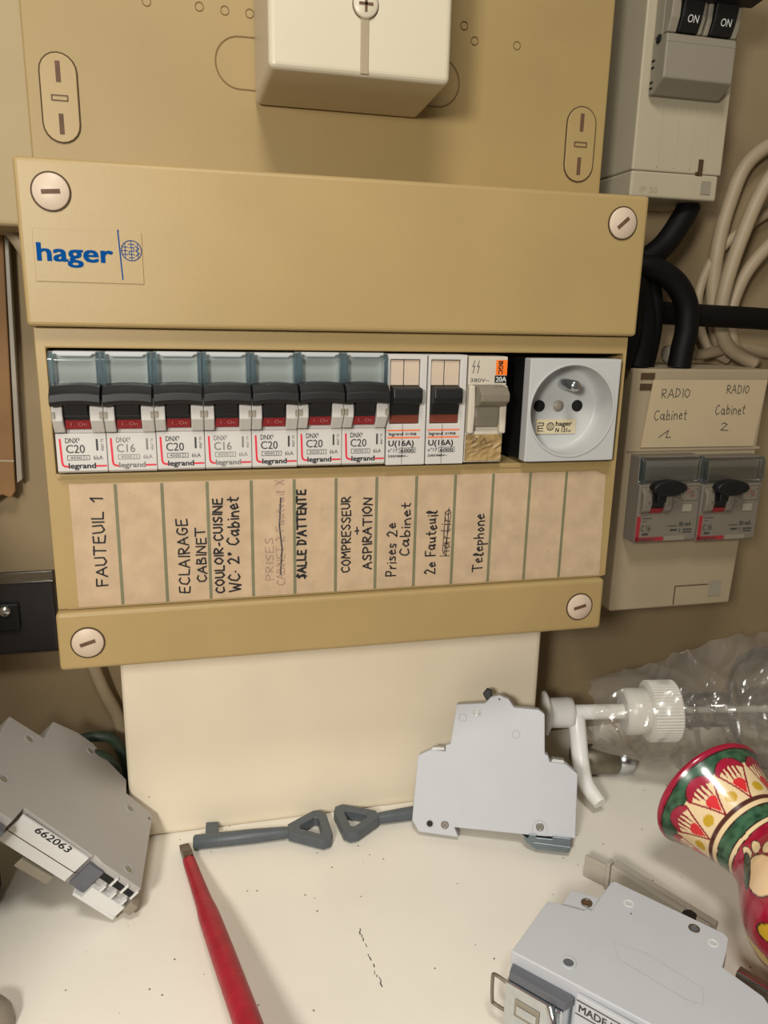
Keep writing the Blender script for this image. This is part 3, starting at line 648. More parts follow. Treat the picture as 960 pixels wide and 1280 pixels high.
def make_rcbo(loc, label):
    t = thing('residual_current_breaker', label, 'circuit breaker', loc, 'residual current breakers under the RADIO card')
    W = 36.6
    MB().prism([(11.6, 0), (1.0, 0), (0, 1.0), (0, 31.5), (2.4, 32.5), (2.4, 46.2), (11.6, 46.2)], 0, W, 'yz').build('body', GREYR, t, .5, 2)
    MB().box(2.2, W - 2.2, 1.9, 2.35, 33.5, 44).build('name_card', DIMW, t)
    MB().prism([(2.3, 32.7), (-.4, 33.0), (-.6, 44), (1.2, 46), (2.3, 46)], 1.8, W - 1.8, 'yz').build('label_window', CLEARC, t, .3, 2)
    for x0, x1 in ((.1, 1.7), (W - 1.7, W - .1)): MB().prism([(2.3, 32.4), (-.6, 32.8), (-.8, 44), (1.0, 46.3), (2.3, 46.3)], x0, x1, 'yz').build('window_edge', BLUECL, t, .2, 2)
    ck = MB()
    for x0, x1 in ((1.2, 6.4), (14.4, 18.6)): MB().prism([(-.05, 16), (-2.6, 18), (-3.4, 22), (-3.0, 27.5), (-.05, 30.5)], x0, x1, 'yz').build('cheek', GREYR, t, .8, 3)
    MB().prism([(-.1, 19), (-1.8, 19.5), (-2.6, 23), (-2.4, 27), (-.1, 30)], 6.8, 14.0, 'yz').build('switch_drum', DARKB, t, .3, 2)
    fl = MB().prism([(-.1, 16.6), (-1.0, 16.6), (-2.4, 19.4), (-.1, 19.6)], 6.6, 13.8, 'yz').build('red_flag', RED, t, .1, 1)
    h = MB().prism([(8, 27.4)] + [(12.6 + 9.6 * math.cos(a), 31.4 + 4.0 * math.sin(a)) for a in [math.pi * 1.2 - k * math.pi * 1.4 / 18 for k in range(19)]] + [(15, 27.4)], -9.0, -3.2, 'xz')
    h.box(8, 13.4, -5.0, -1.6, 23.5, 28)
    h.build('handle', DARKB, t, .8, 3)
    y = -.12
    MB().box(26.3, 32, y - .5, y + .05, 16.6, 20.6).build('test_button', GREYM, t, .2, 2)
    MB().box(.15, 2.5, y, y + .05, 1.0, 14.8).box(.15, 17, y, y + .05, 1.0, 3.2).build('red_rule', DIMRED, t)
    q = MB().text('C 16', 3.2, (3.2, y - .03, 6.6), w=5.4, bold=.02).text('30 mA', 2.3, (25.6, y - .03, 8.6), w=7.4, bold=.04).text('legrand', 1.7, (3.0, y - .06, 1.3), w=8.4, bold=.03)
    q.line([(3.5, 13.5), (9, 13.5)], .5, (0, y, 0)).line([(3.5, 12), (6, 12)], .35, (0, y, 0)).line([(4.6, 4.9), (7.2, 4.9)], 1.3, (0, y, 0)).line([(19.5, 8.9), (24.5, 8.9)], .5, (0, y, 0)).line([(21, 6.6), (24.5, 6.6)], 1.2, (0, y, 0)).line([(26.5, 7), (26.6, 5.4)], .6, (0, y, 0)).line([(28.6, 6.6), (33.5, 6.6)], .9, (0, y, 0)).line([(28.6, 5.2), (33.5, 5.2)], .7, (0, y, 0))
    q.line([(26, 22.5), (35.4, 22.5), (35.4, 30.5), (26, 30.5), (26, 22.5)], .25, (0, y, 0)).line(circ(31.5, 26.5, 1.2, 12), .25, (0, y, 0))
    for (a, b, c, d) in ((23, 31, 25, 31), (26, 31.6, 28, 31.6), (21.5, 22, 22.4, 22), (22.5, 24, 24.5, 24), (22.5, 26, 24, 26), (23.2, 28.2, 25.4, 28.2), (24.6, 23.4, 24.6, 30), (33.4, 28.6, 34.6, 28.6)): q.line([(a, b), (c, d)], .35, (0, y, 0))
    q.line([(4.4, 22.6), (4.5, 23.2)], .7, (0, -3.6, 0))
    q.build('lettering', DARKINK, t)
    MB().line([(27.5, 24.5), (30, 27.8), (33, 25), (30.5, 24.5)], .25, (0, y, 0)).line([(27, 28.6), (30, 29.2)], .25, (0, y, 0)).build('red_diagram', DIMRED, t)
    MB().box(17.6, 30, y, y + .05, .9, 3.4).build('white_field', DIMW, t)
    return t
r1 = make_rcbo((272.2, 38, -48.6), 'residual current breaker below the RADIO Cabinet 1 writing')
r2 = copy_tree(r1); r2.location = Vector((309.6, 38, -49.6)) * S; r2['label'] = 'residual current breaker below the RADIO Cabinet 2 writing'

# ------------------------------------------------------------------ cables in the right alcove
def cable(name, label, cat, path, r, m, group=None, n=14):
    return tag(MB().tube(path, r, n, 8).build(name, m), label, cat, group)
cable('black_cable', 'thick black cable slanting down from beneath the tall ivory enclosure', 'cable', [(308, 76, 126), (303, 74, 118), (292, 72, 104), (276, 72, 93), (258, 76, 84), (246, 80, 66), (244, 82, 44.0)], 6.2, CABLEB, 'black cables beside the fuse box')
cable('black_cable', 'thick black cable bending in a wide arch beside the cover', 'cable', [(256, 64, 93), (275, 58, 92.5), (290, 57, 87), (299.5, 57, 76), (302, 57, 63), (300.8, 57, 52), (300, 57, 42.4)], 6.0, CABLEB, 'black cables beside the fuse box')
cable('black_cable', 'thick black cable running level to the right edge behind the arch', 'cable', [(262, 74, 84), (276, 74, 76), (292, 73, 71), (320, 72, 69.5), (360, 74, 68.5), (420, 78, 66)], 6.0, CABLEB, 'black cables beside the fuse box')
cable('black_cable', 'short thick black cable dropping inside the arch onto the cream enclosure', 'cable', [(261, 62, 92), (271, 60, 84), (277, 60, 70), (278, 60, 56), (276, 60, 42.4)], 6.6, CABLEB, 'black cables beside the fuse box')
cable('black_cable', 'short thick black cable tucked close to the side of the beige cover', 'cable', [(252, 50, 95), (262, 50, 84), (266, 52, 70), (266, 54, 56), (264, 56, 43.5)], 6.2, CABLEB, 'black cables beside the fuse box')
cable('black_cable', 'thick black cable standing just inside the arch, touching the cream enclosure', 'cable', [(270, 69, 100), (281, 66, 90), (286, 65, 74), (286.5, 65, 58), (285, 66, 42.4)], 5.2, CABLEB, 'black cables beside the fuse box')
GC = 'looped cream cables at the right edge'
cable('cream_cable', 'cream cable curving steeply down through the loops in front of the black cable', 'cable', [(420, 88, 182), (385, 87, 166), (362, 86, 142), (350, 86, 112), (345, 88, 84), (346.5, 90, 66), (354, 90, 52), (372, 90, 43)], 4.0, CABLEW, GC)
cable('cream_cable', 'cream cable arcing outward on the far side of the loops', 'cable', [(410, 96, 128), (384, 96, 116), (365, 96, 96), (358, 97, 76), (359, 98, 62), (366, 98, 50), (380, 98, 42.5)], 3.8, CABLEW, GC)
cable('cream_cable', 'cream cable looping high against the wall below the slotted cap', 'cable', [(430, 103, 176), (390, 103, 171), (362, 103, 156), (352, 103, 132), (348, 103, 108), (349, 104, 84), (354, 104, 62), (362, 104, 46.6)], 4.2, CABLEW, GC)
cable('cream_cable', 'thin cream cable looping closest to the black arch', 'cable', [(420, 104.5, 150), (372, 104.5, 124), (350, 104.5, 106), (341, 104.5, 88), (341, 104.5, 70), (350, 104.5, 52), (365, 104.5, 44)], 2.8, CABLEW, GC)
cable('cream_cable', 'cream cable lying level on top of the cream enclosure', 'cable', [(318, 94, 47), (340, 95, 47.5), (366, 100, 51), (400, 103, 47), (430, 104, 40)], 3.2, CABLEW, GC)
t = tag(MB().lathe([(3.2, 0), (5.0, 1.5), (5.4, 6), (5.4, 15), (4.4, 19), (2, 20.5)], 24, axis_frame((311, 88, 47.6), (1, .12, .05))).build('cable_connector', GREYM), 'grey cable connector lying on the cream enclosure behind the black arch', 'connector')

# ------------------------------------------------------------------ left alcove
t = thing('cardboard_strip', 'brown cardboard strip standing against the wall at the left edge', 'cardboard', (-45, 104, -26))
O = (-45, 104, -26)
q = [(-60, 106), (-29.2, 107), (-41.2, -14), (-42.5, -24), (-48, -28.5), (-56, -27), (-62, -30), (-70, -26), (-70, 106)]
MB().prism([(-72, 111), (-34.4, 111), (-40.0, -10), (-40.6, -24), (-43, -27.5), (-47, -25.5), (-52, -29), (-72, -28)], 100, 104, 'xz').build('sheet', KRAFT, t, .6, 2, O)
MB().prism([(-34.2, 111), (-32.4, 111), (-37.0, -18), (-39.6, -20)], 100.5, 105, 'xz').build('edge_strip', GREYM, t, .3, 2, O)
MB().line([(-72, -9), (-50, -8), (-40.2, -8.5)], .9, (0, 99.9, 0)).build('fold_line', OFFW, t, 0, 2, O)
cable('pale_cable', 'pale cable curving down behind the top corner of the beige cover', 'cable', [(-75, 90, 135), (-52, 88, 124), (-38, 87, 112), (-26, 86, 96), (-12, 88, 70), (0, 92, 40)], 3.6, CABLEW)
cable('pale_cable', 'pale cable running down into the corner behind the plaster column', 'cable', [(-16, 98, -70), (-13, 98, -106), (-7, 100, -134), (1, 103, -160), (4, 104, -196)], 3.4, CABLEW)
O = (-50, 109, -90)
t = thing('wall_switch', 'dark smoked plastic switch box on the wall at the left edge', 'switch', O)
MB().box(-74, -26.2, 97, 109.9, -111, -69).build('housing', SMOKE, t, 1.5, 3, O)
MB().box(-74, -26.0, 96, 96.9, -71.5, -65.5).build('clear_lid', BOTTLE, t, .4, 2, O)
q = MB().box(-60, -43.5, 94.6, 96.9, -97, -82).build('rocker', DARKB, t, .8, 3, O)
MB().lathe([(3, 0), (3, 1.2), (2, 2), (.01, 2.2)], 20, facing(-50, 94.5, -85.5)).build('screw', METAL, t, 0, 2, O)
cable('green_cable', 'dark green cable loop on the shelf behind the tilted breaker', 'cable', [(-24, 66, -166), (-18, 62, -157), (-8, 63, -155), (-1, 66, -162), (1, 72, -176), (-3, 76, -190), (-14, 80, -196.2)], 3.4, GREENW)
cable('green_cable', 'short black-green cable stub against the plaster column foot', 'cable', [(-22, 84, -158), (-10, 84, -156), (0, 84, -160), (4.5, 84, -176), (4.5, 84, -196.8)], 2.8, GREENW)
t = tag(MB().box(-74.5, -48.5, -1, 33, -199.9, -147).build('navy_box', NAVY, None, 2, 3), 'dark navy box propping up the tilted breaker at the left edge', 'box')

# ------------------------------------------------------------------ loose breaker with number 662063, leaning
RL = Matrix(((0.7082, 0.0763, 0.7019), (-0.0214, 0.996, -0.0866), (-0.7057, 0.0463, 0.707)))
t = thing('loose_breaker', 'grey loose breaker stamped 662063, tilted at the left edge', 'circuit breaker', (17.46, -3.39, -184.51), None, RL)
T = 17.8
OUT = [(0, 0), (-1.2, 49.2), (-18.6, 51.4), (-20.5, 60.5), (-34.5, 65.2), (-44, 69.6), (-54, 69.6), (-67.8, 65.2), (-68.4, 50), (-88, 48.6), (-88, -8), (-66.3, -7.3), (-64.2, 2.6), (-27, 1.0), (-26.6, 2.2), (-22, .6)]
MB().prism(OUT, -T, 0).build('body', GREY2, t, .35, 2)
MB().box(-63, -28.2, -.4, 1.0, -16.6, -1.0).build('rail_recess', GREYL, t, .2, 2)
MB().box(-63.5, -27.6, -.5, -.2, -10.6, -10.2).build('seam', GROOVE, t)
MB().text('662063', 3.4, (-54.6, -.5, -4.3), ex=(1, 0, 0), ey=(.12, 0, 1), w=17.5, bold=.015).build('stamped_number', BLACKINK, t)
MB().prism([(-88, -8.6), (-67, -7.8), (-66.2, -12.4), (-88, -13)], -16.5, -3).build('rear_foot', GREYD, t, .4, 2)
MB().box(-80, -71, -13.3, -12.9, -12, -5).build('foot_slot', DARKB, t)
# bottom terminal: grey slide, white comb of cells, black slots
MB().box(-26.6, -18.6, -1.2, .9, -15.8, -2.6).build('slide', GREYD, t, .3, 2)
cb = MB().box(-18.2, -.3, -3.0, .2, -17.2, -9.8)
for x in (-14.2, -8.4, -2.6): cb.box(x - .5, x + .5, -3.0, .2, -9.8, -6.0)
cb.box(-22.5, -.3, -3.4, -.1, -17.7, -16.2)
cb.build('terminal_comb', GREYL, t, .25, 2)
MB().box(-18.6, -1.0, -.6, .3, -6.0, -3.2).build('terminal_slots', DARKB, t)
MB().box(-12.6, -11.6, -1.4, .2, -6.2, -1.0).box(-6.6, -5.6, -1.4, .2, -6.2, -1.0).box(-1.2, -.2, -1.4, .2, -6.2, -1.0).build('divider', GREYL, t, .2, 2)
MB().box(-.1, 4.4, -3.2, 3.2, -12, -6).build('end_tab', GREYM, t, .9, 3)
MB().prism([(-50, -1.2), (-33, -.6), (-34, 2.2), (-49, 2.2)], -22.5, -17.9).build('side_tab', GREYM, t, .3, 2)
MB().prism([(-46, 69.3), (-44, 75), (-40, 76.5), (-37, 74), (-36, 66.5)], -13, -6).build('handle', BLACKP, t, .8, 3)
for (u, v) in ((-75, 43), (-14.8, 43), (-8.6, 6.3), (-44.2, 63.2), (-77.5, 10.6)):
    dm = MB().ring(circ(u, v, 2.5, 24), circ(u, v, 2.1, 24), 0.02, .3, 'xy').build('rivet_rim', GREYS, t, .12, 2)
    MB().prism(circ(u + .35, v - .25, 1.75, 24), .02, .12).build('rivet_dimple', GREYM, t)
MB().prism(circ(-2.9, 44.9, .8, 16), .02, .1).build('small_hole', GREYD, t)

# ------------------------------------------------------------------ narrow loose breaker leaning back on its rail side
RS = Matrix(((0.9169, 0.1398, -0.3739), (-0.3992, 0.3211, -0.8588), (0, 0.9367, 0.3502)))
t = thing('loose_breaker', 'narrow grey loose breaker propped upright against the plaster column', 'circuit breaker', (154.1, 24.5, -196.0), None, RS)
T9 = 9.0
OUT = [(0.6, -.6), (21.5, -.7), (19, 4.0), (57.9, 5.0), (80.5, 6.3), (80, 38.2), (73.8, 42.4), (65.6, 42.5), (64.8, 45.5), (62.9, 46.4), (61.7, 66.4), (58.5, 68.4), (45.9, 68.3), (42.8, 72.3), (38, 74.0), (33.6, 72.6), (30.6, 69), (15.6, 66.9), (13.9, 46), (11.4, 45.1), (11.6, 42.0), (3.2, 41.6), (-2.8, 38.2), (-3.4, 4.9)]
MB().prism(OUT, -T9, 0).build('body', GREY, t, .5, 3)
MB().prism([(29.0, 73.4), (31.2, 76.6), (33.6, 75.6), (34.0, 71.8), (31.2, 70)], -7, -2.4).build('handle', BLACKP, t, .5, 2)
MB().prism([(3.0, 41.0), (11.4, 42.2), (10.8, 43.6), (4.6, 43.2)], -7.5, -1.5).build('terminal_screw', BRUSH, t, .3, 2)
MB().prism([(66.2, 42.2), (73.6, 42.2), (72.8, 43.9), (67, 44.0)], -7.5, -1.5).build('terminal_screw', BRUSH, t, .3, 2)
def rivet(u, v, r=2.0):
    rv = MB().ring(circ(u, v, r, 28), circ(u, v, r * .68, 28), .02, .35, 'xy').build('rivet', METAL, t, .12, 2)
    MB().prism(circ(u, v, r * .66, 24), .02, .18).build('rivet_center', METALD, rv)
    MB().ring(circ(u, v, r * .42, 18), circ(u, v, r * .2, 18), .2, .32, 'xy').build('rivet_bore', METAL, rv)
for u, v in ((26.7, 63.9), (14.0, 4.7), (62.5, 9.7)): rivet(u, v, 2.1)
for u, v in ((19.5, 60.2), (47.6, 54.8)):
    MB().ring(circ(u, v, 2.1, 28), circ(u, v, 1.8, 28), .02, .22, 'xy').build('moulded_ring', GREYS, t, .08, 1)
MB().ring(circ(6.1, 4.4, 2.1, 24), circ(6.1, 4.4, 1.6, 24), .02, .3, 'xy').build('hole_rim', GREYS, t, .1, 1)
MB().prism(circ(6.1, 4.4, 1.6, 24), .02, .1).build('hole', DARKB, t)
MB().prism(circ(37.9, 71.7, .5, 12), .02, .1).build('pinhole', DARKB, t)
MB().ring([(58.6, 5.3), (66.4, 5.6), (66.4, 9.7), (65.2, 12.4), (62.5, 13.4), (59.8, 12.4), (58.6, 9.7)], [(59.1, 5.5), (65.9, 5.8), (65.9, 9.7), (64.8, 12), (62.5, 12.9), (60.2, 12), (59.1, 9.7)], .02, .2, 'xy').build('rivet_seat', GREYS, t)
MB().prism([(53.8, 5.0), (57.0, 3.6), (57.2, 5.8), (61.0, 6.1), (61.2, 4.6), (68.8, 4.8), (69.0, 6.3), (78.6, 6.3), (78.6, 4.2), (77.6, -1.0), (61.4, -1.4), (56.4, 1.2)], -8.5, 1.0).build('rail_clip', CLIPM, t, .35, 2)
MB().box(59.5, 78.2, .8, 2.4, 1.0, 1.8).build('clip_fold', CLIPM, t, .3, 2)

# ------------------------------------------------------------------ loose breaker lying flat
a = math.radians(-50.5); ca, sa = math.cos(a), math.sin(a)
RF = Matrix(((ca, -sa, 0), (sa, ca, 0), (0, 0, 1)))
t = thing('loose_breaker', 'grey loose breaker lying flat, its steel rail clip to the front', 'circuit breaker', (156.7, -90.3, -200), None, RF)
H = 35.6
OUT = [(0, 0), (25, .8), (60, 1.6), (61.5, -3), (84, -3), (84, 33), (80, 37.4), (65, 42), (64.4, 51), (63.4, 57.8), (61.5, 59.4), (17.5, 60.6), (16, 59.4), (15.6, 38.6), (13.8, 38.4), (13.2, 36.6), (-.4, 32.5)]
MB().prism(OUT, 15.5, H).build('upper_shell', GREY, t, .5, 3)
MB().prism([(u * .99 + .6, v if v > 0.5 else v + 2.2) for u, v in OUT], .1, 15.3).build('lower_shell', GREYL, t, .5, 3)
tb = MB().prism([(4.4, 36.4), (3.8, 46.6), (14.9, 49.4), (15.4, 38.9)], 30, 33.6).build('terminal_tab', GREY, t, .3, 2)
MB().ring(circ(12, 43, 2.3, 24), circ(12, 43, 1.6, 24), 33.6, 34.3, 'xy').build('tab_screw', METALD, tb, .1, 1)
MB().prism(circ(12, 43, 1.6, 24), 33.62, 33.8).build('tab_bore', SLOTB, tb)
MB().prism([(44, 59.5), (44.6, 65.2), (47, 67), (49.6, 66), (50.4, 59.5)], 26.5, 33.5).build('handle', BLACKP, t, .5, 2)
def flat_rivet(u, v, r, m1, m2):
    rv = MB().ring(circ(u, v, r, 28), circ(u, v, r * .66, 28), H + .02, H + .4, 'xy').build('rivet', m1, t, .12, 2)
    MB().prism(circ(u, v, r * .66, 24), H + .02, H + .12).build('rivet_center', m2, rv)
flat_rivet(26.5, 51.5, 2.2, GREYL, GREY); flat_rivet(59.3, 51.4, 2.1, GREYL, GREY); flat_rivet(51.4, 54.3, 2.2, METALD, GREYD)
flat_rivet(19.3, 8.2, 2.9, GREY, GREYD)
MB().prism(circ(29, 46.6, .4, 12), H + .02, H + .1).build('pinhole', GREYD, t)
q = MB()
for pp in ([(29, 28), (40, 30.5), (62, 27.5), (64, 20.5), (58, 19), (33, 21.5), (29, 28)],): q.line(pp, .22, (0, 0, H + .06), (1, 0, 0), (0, 1, 0))
q.build('moulded_outline', GREYS, t)
# steel clip on the rear face
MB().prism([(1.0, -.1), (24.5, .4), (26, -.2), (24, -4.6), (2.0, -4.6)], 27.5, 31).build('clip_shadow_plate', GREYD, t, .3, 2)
MB().prism([(0.6, -.2), (21, -.2), (25.5, .2), (23.5, -5.6), (1.2, -5.6)], 5.5, 27.3).build('rail_clip', METAL, t, .5, 2)
MB().box(5.5, 15.5, -6.1, -5.5, 14.5, 22).build('clip_window', GREYM, t, .3, 2)
MB().box(6.5, 14.5, -6.4, -6.0, 16, 20).build('clip_tongue', METAL, t, .3, 2)
MB().tube([(19, -5.4, 27), (21.5, -7.4, 24), (22, -8.6, 18), (21, -8.0, 10), (18, -5.6, 6)], 1.8, 12, 6).build('clip_spring', METAL, t)
MB().tube([(.4, -3, 24), (-4.6, -2.6, 24), (-5.6, -2.6, 22), (-5.2, -2.6, 12), (-4, -2.8, 11), (.4, -3, 11)], .7, 10, 4).build('wire_loop', METALD, t)
MB().box(26.5, 59.5, -1.0, .6, 3, 33.6).build('rear_label', GREY, t, .2, 1)
q = MB().text('MADE IN', 3.0, (28, -1.1, 27.2), ex=(1, 0, 0), ey=(0, 0, 1), w=15, bold=.03).text('EU', 3.0, (45, -1.1, 27.2), w=5, bold=.03).line([(27, 31.6), (58, 31.6)], .5, (0, -1.1, 0)).line([(27, 25.8), (58, 25.8)], .5, (0, -1.1, 0)).text('50Hz', 3.0, (35, -1.1, 20.6), w=9, bold=.03)
q.build('lettering', DARKINK, t)

# plastic strip behind it, steel bar beside it
O = (240, -42, -200)
t = thing('plastic_strip', 'long grey plastic label strip with a notched end behind the flat breaker', 'plastic strip', O)
dv = Vector((34, -46, 0)).normalized(); nv = Vector((dv.y, -dv.x, 0)) * -1
def along(o, s0, s1, w0, w1, z0, z1, z0b=None, z1b=None):
    o = Vector(o); z0b = z0 if z0b is None else z0b; z1b = z1 if z1b is None else z1b
    P = lambda s_, w_, z_: tuple(o + dv * s_ + nv * w_ + Vector((0, 0, z_)))
    return MB().hexa([P(s0, w0, z0), P(s1, w0, z0b), P(s1, w0, z1b), P(s0, w0, z1)], [P(s0, w1, z0), P(s1, w1, z0b), P(s1, w1, z1b), P(s0, w1, z1)])
B0 = (226, -20.5, -199.9)
along(B0, 0, 11.5, 0, 2.2, 0, 11.5).build('end_tab', STRIPG, t, .5, 2, O)
along(B0, 11.6, 13.5, -1.5, 3.2, 0, 14.5).build('notch_rib', STRIPG, t, .4, 2, O)
along(B0, 13.6, 60, -.6, 2.6, 0, 13.6, 0, 6).build('rail', STRIPG, t, .5, 2, O)
along(B0, 13.8, 62, 2.7, 6.4, 9.5, 13.2, 3.5, 6.4).build('flange', STRIPG, t, .4, 2, O)
O = (250, -115, -200)
t = thing('steel_bar', 'dark steel bar with a bright edge between the flat breaker and the vase', 'metal bar', O)
MB().hexa([(246.5, -103.5, -199.9), (279, -162, -199.9), (284, -159, -199.9), (251, -100.5, -199.9)], [(246.5, -103.5, -181), (279, -162, -181), (284, -159, -181), (251, -100.5, -181)]).build('bar', METALD, t, .4, 2, O)
MB().hexa([(246.6, -103.6, -180.9), (279, -162, -180.9), (280.2, -161.4, -180.9), (247.8, -103.0, -180.9)], [(246.6, -103.6, -179.7), (279, -162, -179.7), (280.2, -161.4, -179.7), (247.8, -103.0, -179.7)]).build('bright_edge', METAL, t, .2, 2, O)

tag(MB().lathe([(9.5, 0), (9.8, 2), (9.4, 6), (7.5, 9.5), (4, 11.2), (.01, 11.8)], 28, Matrix.Translation((-36.5, -49, -199.9))).build('rubber_foot', GREYM), 'taupe rounded rubber foot at the bottom left corner of the shelf', 'rubber foot')

# ------------------------------------------------------------------ plastic keys
def make_key(loc, ang, label):
    t = thing('panel_key', label, 'key', loc, 'grey plastic panel keys')
    t.rotation_euler = (0, 0, math.radians(ang))
    MB().tube([(0, 0, 0), (.8, 0, 0), (30, 0, 0), (46, 0, 0), (50, 0, 0)], [2.6, 3.6, 3.6, 3.1, 2.6], 20, 1).build('shank', GREYK, t)
    MB().tube([(13.0, 0, 0), (13.35, 0, 0)], 3.75, 20, 1).build('collar_line', GREYD, t)
    MB().hexa([(6.0, 2.8, -1.5), (12.4, 2.8, -1.5), (12.4, 2.8, 1.8), (6.0, 2.8, 1.8)], [(6.0, 13, -1.5), (12.4, 12.4, -1.5), (12.4, 12.4, 1.8), (6.0, 13, 1.8)]).build('bit', GREYK, t, .4, 2)
    head = [(48, 3.2), (62, 12.4), (66, 12.6), (69, 9.5), (70.5, -8), (69, -12), (65, -13.2), (48, -3.4)]
    hole = [(54.4, 1.2), (62.2, 6.4), (63.4, 6.4), (64.4, 5.4), (65.2, -5.0), (64.6, -6.2), (63.4, -6.8), (54.4, -1.4)]
    MB().ring(head, hole, -2.8, 2.8, 'xy').build('bow', GREYK, t, 1.5, 3)
    return t
k1 = make_key((39.6, 39.6, -196.2), -2.6, 'grey plastic panel key with its square bit toward the left, nearest the red screwdriver')
k2 = copy_tree(k1); k2.location = Vector((184.0, 40.5, -196.2)) * S; k2.rotation_euler = (0, 0, math.radians(181.8)); k2['label'] = 'grey plastic panel key reaching behind the standing breaker'

# ------------------------------------------------------------------ screwdriver
t = thing('screwdriver', 'red insulated flat screwdriver resting its steel tip by the key', 'screwdriver', (34.9, 41, -199))
O = (34.9, 41, -199)
P0 = Vector((34.9, 40.5, -198.6)); P1 = Vector((59.2, -84, -182)); D = (P1 - P0).normalized(); LN = (P1 - P0).length
pt = lambda s_: tuple(P0 + D * s_)
MB().tube([pt(13.5), pt(14.2), pt(35), pt(52), pt(62), pt(90), pt(150), pt(180)], [2.6, 3.0, 3.4, 3.9, 4.6, 4.9, 5.1, 5.2], 20, 3).build('insulated_shaft', DRVRED, t, 0, 2, O)
sd = D.cross(Vector((0, 0, 1))).normalized(); up = sd.cross(D)
tipv = []
for s_, hw, ht in ((0, 2.3, .5), (4, 2.6, .9), (10, 2.4, 2.0), (14.5, 2.2, 2.2)):
    c = P0 + D * s_ + up * 1.0
    tipv += [tuple(c + sd * hw * sx + up * ht * sz) for sx, sz in ((-1, -1), (1, -1), (1, 1), (-1, 1))]
ff = [(0, 1, 2, 3)] + [(4 * k + i, 4 * k + (i + 1) % 4, 4 * k + 4 + (i + 1) % 4, 4 * k + 4 + i) for k in range(3) for i in range(4)] + [(15, 14, 13, 12)]
MB().add(tipv, ff).build('blade', STEELT, t, .25, 2, O)
MB().lathe([(5.4, 178), (9, 186), (11, 200), (11.5, 240), (9, 262), (4, 266)], 24, axis_frame(P0, D)).build('handle', DRVRED, t, 0, 2, O)

# ------------------------------------------------------------------ pump bottle, metal fitting and bag
O = (300, 50, -160)
t = thing('pump_bottle', 'white lotion pump on a clear bottle lying on its side in plastic wrap', 'pump bottle', O)
A0 = Vector((240.0, 62.3, -157.4)); AD = Vector((84.5, -20, 3.4)).normalized()
AF = axis_frame(A0, AD)
MB().lathe([(2, 0), (12.2, .2), (12.8, 1.6), (10, 3.0), (8.6, 4.2)], 32, AF).build('flange', PUMPW, t, 0, 2, O)
MB().lathe([(8.6, 4.2), (8.9, 14), (8.6, 17), (5.4, 18)], 32, AF).build('pump_head', PUMPW, t, 0, 2, O)
MB().lathe([(4.4, 18), (4.4, 47)], 24, AF).build('stem', PUMPW, t, 0, 2, O)
MB().lathe([(11, 46.5), (13.4, 47.5), (13.4, 59), (12, 60)], 32, AF).build('collar', PUMPW, t, 0, 2, O)
# ribbed cap
prof = []
cap_v = []; cap_f = []; n = 120
for z, k in ((59.5, .86), (60.6, 1), (76.0, 1), (77.0, .93)):
    for i in range(n):
        a = 2 * math.pi * i / n; r = (17.4 + (.28 if i % 2 else -.28)) * k; cap_v.append((r * math.cos(a), r * math.sin(a), z))
for k in range(3):
    for i in range(n): j = (i + 1) % n; cap_f.append((k * n + i, k * n + j, (k + 1) * n + j, (k + 1) * n + i))
cap_f += [tuple(range(n - 1, -1, -1)), tuple(range(3 * n, 4 * n))]
MB().add(cap_v, cap_f, False, AF).build('ribbed_cap', PUMPW, t, 0, 2, O)
MB().lathe([(9.8, 77.1), (9.8, 108), (12, 110), (32, 122), (36, 130), (36, 230), (30, 236), (.1, 236)], 40, AF, cap=False).build('clear_bottle', BOTTLE, t, 0, 2, O)
MB().lathe([(10.6, 84), (11.4, 85), (10.6, 86.5)], 32, AF, cap=False).lathe([(10.6, 94), (11.4, 95), (10.6, 96.5)], 32, AF, cap=False).build('neck_thread', BOTTLE, t, 0, 2, O)
MB().lathe([(2, 80), (2, 220)], 16, AF).build('dip_tube', PUMPW, t, 0, 2, O)
nz0 = A0 + AD * 27
MB().tube([(258.5, 57, -158), (257.5, 51, -168), (255.5, 42, -179), (254, 32, -186), (257, 20, -191.5)], [5.0, 5.0, 4.8, 4.6, 3.8], 20, 8).build('nozzle', PUMPW, t, 0, 2, O)
O = (285, 58, -193)
t = thing('metal_fitting', 'dull metal cylinder with a threaded end behind the white nozzle', 'fitting', O)
AF2 = axis_frame((262, 62.5, -190.9), (42, -8, 0))
MB().lathe([(8, 0), (8.9, 1), (8.9, 26), (8.2, 26.5)], 32, AF2).build('barrel', METALD, t, 0, 2, O)
MB().lathe([(7.4, 26.6), (8.6, 27.4), (8.6, 35), (7.4, 36.4), (6, 36.6)], 32, AF2).build('threaded_nut', METAL, t, 0, 2, O)

random.seed(9)
def noise2(x, y, seed):
    from mathutils import noise
    return noise.noise(Vector((x, y, seed)))
def sheet(name, nu, nv, f, m, th=.06):
    vs = [f(i / nu, j / nv) for j in range(nv + 1) for i in range(nu + 1)]
    fs = [(j * (nu + 1) + i, j * (nu + 1) + i + 1, (j + 1) * (nu + 1) + i + 1, (j + 1) * (nu + 1) + i) for j in range(nv) for i in range(nu)]
    return MB().add(vs, fs, False).build(name, m)
from mathutils import noise as NZ
def crumple(p, amp, sc, seed):
    q = Vector(p) / sc + Vector((seed, seed * 1.7, 0))
    d = Vector((NZ.noise(q), NZ.noise(q + Vector((31, 7, 3))), NZ.noise(q + Vector((5, 19, 11)))))
    rdg = 1 - abs(NZ.noise(q * 1.3 + Vector((9, 2, 4)))) * 2
    return d * amp * (0.6 + 0.6 * rdg)
def ridge(p, sc, seed):                   # sharp folds
    q = Vector(p) / sc + Vector((seed, seed * 1.7, 0))
    return (1 - abs(NZ.noise(q)) * 2.4)
